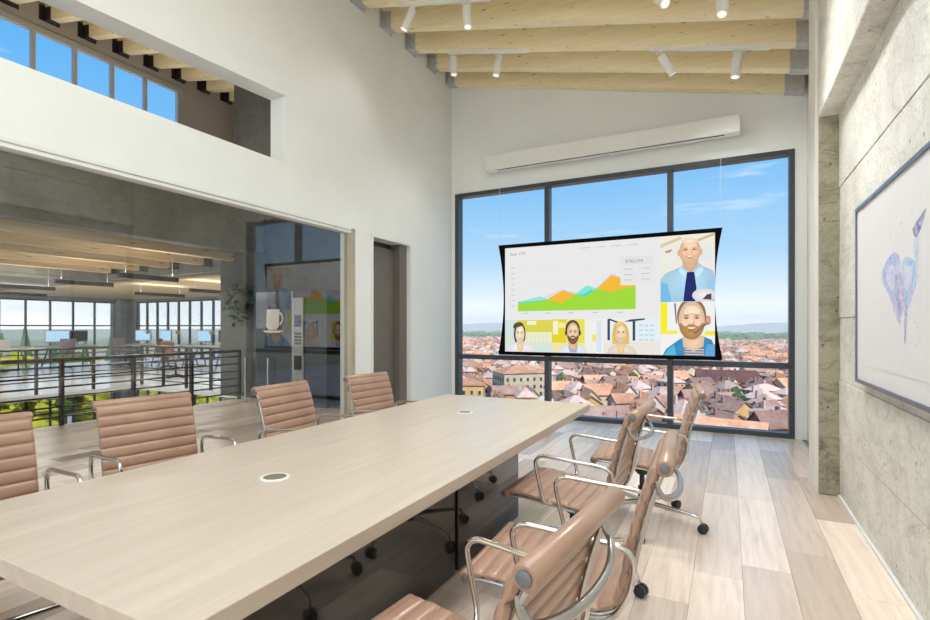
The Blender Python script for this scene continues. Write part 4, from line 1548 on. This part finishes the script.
def desk_lamp(x, y, lab):
    e = empty('desk_lamp', (x, y, 0.74), label=lab, cat='lamp', group='wooden desk lamps in the office')
    MB().tube([(0, 0, 0), (0, 0, 0.02)], 0.07, 10).build('base', 'desk_wood', e)
    MB().tube([(0, 0, 0.02), (0.10, 0, 0.28), (-0.05, 0, 0.46)], 0.012, 6).build('arm', 'desk_wood', e)
    MB().tube([(-0.05, 0, 0.50), (-0.16, 0, 0.40)], [0.03, 0.08], 10).build('lamp_shade', 'desk_wood', e)


for k, x in enumerate((-18.6, -16.9, -15.2)):
    desk(x, 11.1, 0, ('white office desk below the corner window pillar', 'white office desk in the middle of the end windows', 'white office desk before the grey block wall')[k])
monitor(-17.75, 11.2, 0, 'blue lit computer monitor in the middle of the end windows')
monitor(-15.65, 11.2, 0.1, 'blue lit computer monitor on the desk nearest the block wall')
monitor(-14.75, 11.2, -0.3, 'dark computer monitor before the grey block wall', lit=False)
monitor(-19.1, 11.2, 0.3, 'small blue computer monitor beside the corner pillar')
for (x, y, rz, lab, mt) in ((-18.4, 10.2, 0.2, 'mauve task chair left of the blue monitors', 'chair_mauve'), (-16.2, 10.3, -0.3, 'brown task chair between the two blue monitors', 'chair_brown'),
                            (-12.9, 8.4, 0.1, 'dark brown task chair close behind the far railing', 'chair_brown'), (-18.9, 6.9, 1.6, 'pale task chair at the left windows beside the cypresses', 'desk_white'),
                            (-17.2, 5.6, 1.4, 'grey white task chair nearest the left picture edge', 'desk_white'), (-19.0, 8.6, 1.7, 'pale task chair before the yellow bushes', 'chair_mauve')):
    task_chair(x, y, rz, lab, mt)
for (x, y, lab) in ((-18.75, 11.25, 'small wooden desk lamp left of the blue monitors'), (-16.95, 11.2, 'small wooden desk lamp between the blue monitors'), (-15.1, 11.15, 'small wooden desk lamp beside the dark monitor')):
    desk_lamp(x, y, lab)
for k, (x, y) in enumerate(((-19.6, 5.4), (-19.6, 7.2), (-19.6, 9.0))):
    desk(x, y, PI / 2, ('white desk at the left windows by the picture edge', 'white desk before the cypress trees', 'white desk before the yellow bushes')[k], 1.5)
monitor(-19.55, 8.7, PI / 2 - 0.4, 'pale computer monitor before the left office windows')
monitor(-19.55, 9.3, PI / 2 + 0.2, 'dark computer monitor before the left office windows', lit=False)


# ---- planting outside the office
def blob(m, c, rx, rz_, seg=10, rings=7, jit=0.18, mi=0):
    vs, fs = [], []
    for i in range(rings + 1):
        th_ = PI * i / rings
        for k in range(seg):
            a = 2 * PI * k / seg
            q = 1 + random.uniform(-jit, jit)
            vs.append((c[0] + rx * q * math.sin(th_) * math.cos(a), c[1] + rx * q * math.sin(th_) * math.sin(a), c[2] + rz_ * q * math.cos(th_)))
    for i in range(rings):
        for k in range(seg):
            k2 = (k + 1) % seg
            fs.append((i * seg + k, (i + 1) * seg + k, (i + 1) * seg + k2, i * seg + k2))
    m.add(vs, fs, mi)


random.seed(21)
struct(box('terrace_ground', 'street', (-70, -10, -6.3, -22.2, 30, -6.0)), 'garden ground outside the office windows', 'ground')
cy_xy = [(-27.5, 8.2, 1.25), (-27.8, 9.3, 1.5), (-28, 10.4, 1.1), (-28.2, 11.3, 1.45), (-29, 7.2, 1.2), (-30, 13.2, 0.9), (-30, 14.6, 0.8), (-29.5, 15.6, 1.0)]
cyp_lab = ['narrow green cypress just left of the tallest one', 'tall narrow cypress seen through the left office windows', 'short cypress between two taller ones', 'yellowish tall cypress beside the bushes',
           'leftmost narrow cypress outside the office', 'small cypress behind the yellow bushes', 'lowest cypress behind the desks', 'cypress closest to the corner pillar']
for (x, y, zt), lab in zip(cy_xy, cyp_lab):
    e = empty('cypress_tree', (x, y, -6), label=lab, cat='tree', group='cypresses outside the office')
    m = MB()
    hgt = zt + 6
    prof = [(0.3, 0.45), (1.5, 0.62), (3.5, 0.50), (hgt * 0.75, 0.32), (hgt, 0.03)]
    vs, fs = [], []
    for z, r_ in prof:
        for k in range(9):
            a = 2 * PI * k / 9
            q = r_ * random.uniform(0.8, 1.2)
            vs.append((q * math.cos(a), q * math.sin(a), z))
    for i in range(4):
        for k in range(9):
            fs.append((i * 9 + k, i * 9 + (k + 1) % 9, (i + 1) * 9 + (k + 1) % 9, (i + 1) * 9 + k))
    m.add(vs, fs)
    m.build('crown', 'foliage_cypress', e)
    MB().cyl((0, 0, 0), (0, 0, 0.6), 0.12, 6).build('trunk', 'bark', e)
bush = []
for k in range(9):
    bush.append((-26.3 - random.random() * 1.2, 3.5 + 1.5 * k, random.uniform(-0.1, 0.55)))
for k in range(8):
    bush.append((-23.5 + 1.7 * k, 17.2 + random.random(), random.uniform(-0.9, -0.3)))
for k, (x, y, zt) in enumerate(bush):
    out = k < 9
    e = empty('garden_bush', (x, y, -6), label='yellow green bush outside the left office windows' if out else 'yellow green bush outside the end windows of the lower storey', cat='bush',
              group='bushes along the left windows' if out else 'bushes along the end windows')
    m = MB()
    for j in range(7):
        zc = zt + 6 - 0.9 - random.random() * 2.6
        blob(m, (random.uniform(-0.6, 0.6), random.uniform(-0.8, 0.8), zc), random.uniform(0.6, 1.0), random.uniform(0.5, 0.9), 9, 6, 0.3)
    leafy(m, (0, 0, zt + 6 - 1.6), 1.5, 260, 0.35, 1.0)
    m.build('foliage', 'foliage_yellow' if k % 4 != 2 else 'foliage_green', e)
    MB().cyl((0, 0, 0), (0, 0, zt + 6 - 2.5), 0.10, 6).build('trunk', 'bark', e)

# ================================================================== TOWN BELOW THE WINDOW
GZ = -32.0
gr = MB().add([(-9000, 30, GZ), (9000, 30, GZ), (9000, 12000, GZ), (-9000, 12000, GZ)], [(0, 1, 2, 3)]).build('ground', 'plain_land')
struct(gr, 'flat plain stretching to the horizon beyond the town', 'ground')
gs = MB().add([(-700, 60, GZ + 0.1), (300, 60, GZ + 0.1), (300, 900, GZ + 0.1), (-700, 900, GZ + 0.1)], [(0, 1, 2, 3)]).build('street_paving', 'street')
struct(gs, 'grey street paving between the town houses', 'street')


def house_parts(w_, d_, h_, rise, kind, wins=True):
    """walls with gables, an overhanging tiled roof, window recesses"""
    a, b_ = w_ / 2, d_ / 2
    W, Rf, Wi = MB(), MB(), MB()
    if kind == 'gable':
        W.add([(-a, -b_, 0), (a, -b_, 0), (a, b_, 0), (-a, b_, 0), (-a, -b_, h_), (a, -b_, h_), (a, b_, h_), (-a, b_, h_), (-a, 0, h_ + rise), (a, 0, h_ + rise)],
              [(0, 1, 5, 4), (2, 3, 7, 6), (1, 2, 6, 9, 5), (3, 0, 4, 8, 7)])
        o, t_ = 0.5, 0.3
        k = rise / b_
        for s_ in (-1, 1):
            y0, z0 = s_ * (b_ + o), h_ - o * k
            Rf.hexa([(-a - o, y0, z0), (a + o, y0, z0), (a + o, 0, h_ + rise), (-a - o, 0, h_ + rise), (-a - o, y0, z0 + t_), (a + o, y0, z0 + t_), (a + o, 0, h_ + rise + t_), (-a - o, 0, h_ + rise + t_)])
    elif kind == 'hip':
        W.box(-a, -b_, 0, a, b_, h_)
        o = 0.5
        r_ = max(0.3, a - b_)
        A_, B_ = a + o, b_ + o
        z = h_ - 0.1
        Rf.add([(-A_, -B_, z), (A_, -B_, z), (A_, B_, z), (-A_, B_, z), (-r_, 0, z + rise), (r_, 0, z + rise)], [(0, 1, 5, 4), (1, 2, 5), (2, 3, 4, 5), (3, 0, 4), (3, 2, 1, 0)])
    else:
        W.box(-a, -b_, 0, a, b_, h_)
        Rf.box(-a - 0.1, -b_ - 0.1, h_, a + 0.1, b_ + 0.1, h_ + 0.35)
        Rf.box(-a * 0.4, -b_ * 0.4, h_ + 0.35, a * 0.1, b_ * 0.3, h_ + 2.2)
    Rf.box(a * 0.3, b_ * 0.35, h_, a * 0.3 + 0.8, b_ * 0.35 + 0.8, h_ + rise + 0.9)
    nf = max(1, int(h_ // 3.2))
    for f in range(nf):
        z = 1.2 + f * 3.1
        if z + 1.6 > h_:
            break
        n = max(2, int(w_ // 2.7))
        for k in range(n):
            x = -a + w_ * (k + 0.5) / n
            for s_ in (-1, 1):
                Wi.box(x - 0.5, s_ * b_ - 0.05, z, x + 0.5, s_ * b_ + 0.05, z + 1.5)
        n = max(2, int(d_ // 2.7))
        for k in range(n):
            y = -b_ + d_ * (k + 0.5) / n
            for s_ in (-1, 1):
                Wi.box(s_ * a - 0.05, y - 0.5, z, s_ * a + 0.05, y + 0.5, z + 1.5)
    return W, Rf, Wi


def make_house(nm, w_, d_, h_, rise, kind, wall, roof, wins=True):
    e = empty(nm)
    W, Rf, Wi = house_parts(w_, d_, h_, rise, kind)
    W.build('house_wall', wall, e)
    Rf.build('roof', roof, e)
    if wins:
        o = Wi.build('window_openings', 'town_window', e)
        o['kind'] = 'stuff'
    return e


random.seed(5)
special = []


def landmark(nm, x, y, rz, w_, d_, h_, rise, kind, wall, roof, lab, cat='house'):
    e = make_house(nm, w_, d_, h_, rise, kind, wall, roof)
    e.location = (x, y, GZ)
    e.rotation_euler.z = rz
    tag(e, lab, cat)
    special.append((x, y, max(w_, d_) * 0.55))
    return e


landmark('brick_hall', -1, 288, 0.12, 27, 13, 6.5, 5, 'gable', 'brick_town', 'roof_maroon', 'long brick hall with dark maroon roof beyond the rooftops', 'building')
landmark('apartment_block', -80, 208, 0.75, 21, 15, 14, 3, 'hip', 'stucco_cream', 'roof_terracotta', 'big cream and orange apartment block rising behind the table end', 'building')
landmark('pink_house', -57, 172, 0.05, 10, 8, 6.5, 0.5, 'flat', 'stucco_pink', 'stucco_white', 'flat topped pink house beside the parking street')
landmark('white_building', 26, 290, -0.25, 16, 11, 7, 2, 'hip', 'stucco_white', 'roof_terracotta', 'white building right of the brick hall', 'building')
landmark('terracotta_house', -2, 138, -0.15, 20, 10, 8.0, 3.0, 'gable', 'stucco_cream', 'roof_terracotta', 'wide house with terracotta roof at the foot of the rightmost pane')
landmark('terracotta_house', -62, 142, 0.2, 16, 10, 8, 3.0, 'gable', 'stucco_ochre', 'roof_terracotta', 'ochre house with tiled roof low behind the third chair')
landmark('yellow_house', -92, 178, 0.4, 15, 10, 11, 2.5, 'hip', 'stucco_ochre', 'roof_terracotta', 'yellow ochre house left of the apartment block')
tw = empty('brick_tower', (-26, 330, GZ), label='square brick tower behind the maroon roofed hall', cat='tower')
box('shaft', 'brick_town', (-2.6, -2.6, 0, 2.6, 2.6, 21), tw)
box('belfry', 'stucco_cream', (-2.3, -2.3, 21, 2.3, 2.3, 23), tw)
MB().add([(-3, -3, 23), (3, -3, 23), (3, 3, 23), (-3, 3, 23), (0, 0, 25)], [(0, 1, 4), (1, 2, 4), (2, 3, 4), (3, 0, 4), (3, 2, 1, 0)]).build('roof', 'roof_brown', tw)
special.append((-26, 330, 5))
ct = empty('white_church', (-205, 320, GZ), 0.3, label='white church with slender bell tower at the left of the town', cat='church')
W, Rf, Wi = house_parts(26, 13, 13, 5, 'gable')
W.build('nave_wall', 'stucco_white', ct)
Rf.build('roof', 'roof_terracotta', ct)
box('bell_tower', 'stucco_white', (-17, -3, 0, -12, 3, 24), ct)
special.append((-205, 320, 17))

kinds = []
for wall, wn in (('stucco_cream', 'cream'), ('stucco_white', 'white'), ('stucco_pink', 'pink'), ('stucco_ochre', 'ochre'), ('brick_town', 'brick')):
    for kind, roof, rn in (('gable', 'roof_terracotta', 'gabled terracotta'), ('hip', 'roof_rose', 'hipped rose'), ('gable', 'roof_brown', 'gabled brown')):
        kinds.append((wall, wn, kind, roof, rn))
protos = []
for (wall, wn, kind, roof, rn) in kinds:
    for v in range(2):
        w_, d_, h_ = random.uniform(8, 11.8), random.uniform(6, 8), random.uniform(6, 10)
        protos.append((wn, rn, (w_, d_, h_, random.uniform(2.2, 3.4), kind, wall, roof)))
cells = []
CS = 11.2
y = 92.0
while y < 1000:
    x = -0.66 * y - 25
    x = math.floor(x / CS) * CS
    while x < 0.22 * y + 25:
        px_, py2 = x + random.uniform(-1.5, 1.5), y + random.uniform(-1.5, 1.5)
        street = abs((px_ * 0.35 + py2) % 95 - 47) < 3 or abs((px_ - 0.5 * py2) % 80 - 40) < 3
        if not street and all((px_ - a) ** 2 + (py2 - b_) ** 2 > (r_ + 6) ** 2 for a, b_, r_ in special):
            cells.append((px_, py2))
        x += CS
    y += CS * 0.86
cells.sort(key=lambda c_: c_[0] ** 2 + c_[1] ** 2)
first = {}
NIND = 285
far_b = MB()
fm = ['stucco_cream', 'stucco_white', 'stucco_pink', 'stucco_ochre', 'roof_terracotta', 'roof_brown', 'roof_rose']
n_ind = 0
for (x, y) in cells:
    az = x / y
    rot = 0.25 + 0.5 * math.sin(x * 0.011 + y * 0.007) + random.choice((0, PI / 2)) + random.uniform(-0.1, 0.1)
    vis = -0.60 < az < 0.15
    if n_ind < NIND and vis:
        i = random.randrange(len(protos))
        wn, rn, args = protos[i]
        if i not in first:
            o = make_house('town_house', *args)
            first[i] = o
        else:
            o = copy_tree(first[i])
        o.location = (x, y, GZ - random.uniform(0, 1.5))
        o.rotation_euler.z = rot
        tag(o, '%s town house with a %s roof among the rooftops' % (wn, rn), 'house', '%s houses with %s roofs in the town' % (wn, rn))
        n_ind += 1
    else:
        w_, d_, h_ = random.uniform(8, 13), random.uniform(6, 9), random.uniform(6, 11.5)
        W, Rf, Wi = house_parts(w_, d_, h_, random.uniform(1.8, 3.2), random.choice(('gable', 'hip', 'hip')), False)
        M = Matrix.Translation((x, y, GZ)) @ Matrix.Rotation(rot, 4, 'Z')
        far_b.add([M @ Vector(v) for v in W.v], W.f, random.choice((0, 1, 1, 2, 3)))
        far_b.add([M @ Vector(v) for v in Rf.v], Rf.f, random.choice((4, 4, 5, 6, 6)))
tag(far_b.build('distant_rooftops', fm), 'distant sea of terracotta rooftops below the horizon', 'rooftops', kind='stuff')

# trees in the town and along the horizon
tproto = None
for k in range(34):
    y = random.uniform(190, 560)
    x = random.uniform(-0.56, 0.12) * y
    if tproto is None:
        e = empty('town_tree')
        m = MB()
        for j in range(5):
            blob(m, (random.uniform(-1.6, 1.6), random.uniform(-1.6, 1.6), random.uniform(5, 9)), random.uniform(1.8, 2.8), random.uniform(1.6, 2.6), 8, 6, 0.25)
        m.build('crown', 'foliage_town', e)
        MB().cyl((0, 0, 0), (0, 0, 6), 0.35, 6).build('trunk', 'bark', e)
        tproto = e
    else:
        e = copy_tree(tproto)
    e.location = (x, y, GZ)
    s_ = random.uniform(0.7, 1.1)
    e.scale = (s_, s_, s_)
    tag(e, 'dark green tree standing between the town houses', 'tree', 'trees between the town houses')
tr = MB()
for k in range(900):
    y = random.uniform(960, 1900)
    x = random.uniform(-0.70, 0.25) * y
    blob(tr, (x, y, GZ + random.uniform(4, 10)), random.uniform(9, 18), random.uniform(6, 11), 7, 5, 0.25)
tag(tr.build('treeline', 'foliage_green'), 'dark green belt of trees beyond the town', 'trees', kind='stuff')
hl_ = MB()
for (yd, hh, sd) in ((5200, 60, 1), (7600, 120, 2)):
    random.seed(sd)
    xs = [-6500 + 260 * k for k in range(42)]
    ph = [random.uniform(0, 6.28) for _ in range(4)]
    zs = [GZ + hh * (0.55 + 0.25 * math.sin(x_ * 0.0011 + ph[0]) + 0.15 * math.sin(x_ * 0.0031 + ph[1])) for x_ in xs]
    vs, fs = [], []
    for x_, z_ in zip(xs, zs):
        vs += [(x_, yd, GZ), (x_, yd + 500, z_), (x_, yd + 1400, GZ)]
    for k in range(len(xs) - 1):
        for j in range(2):
            fs.append((3 * k + j, 3 * k + 3 + j, 3 * k + 4 + j, 3 * k + 1 + j))
    hl_.add(vs, fs)
struct(hl_.build('hills', 'plain_land'), 'low hills on the far horizon', 'hills')

# ---- summer haze lying over the plain beyond the town
t = NT('haze')
vs_ = t.n('ShaderNodeVolumeScatter')
vs_.inputs['Color'].default_value = (0.95, 0.98, 1.0, 1)
vs_.inputs['Density'].default_value = 0.0006
t.l(vs_.outputs[0], t.out.inputs['Volume'])
MATS['haze'] = t.m
hz = box('haze', 'haze', (-1900, 560, GZ - 1, 900, 3200, 60))
tag(hz, 'pale summer haze over the plain beyond the town', 'haze', kind='stuff')
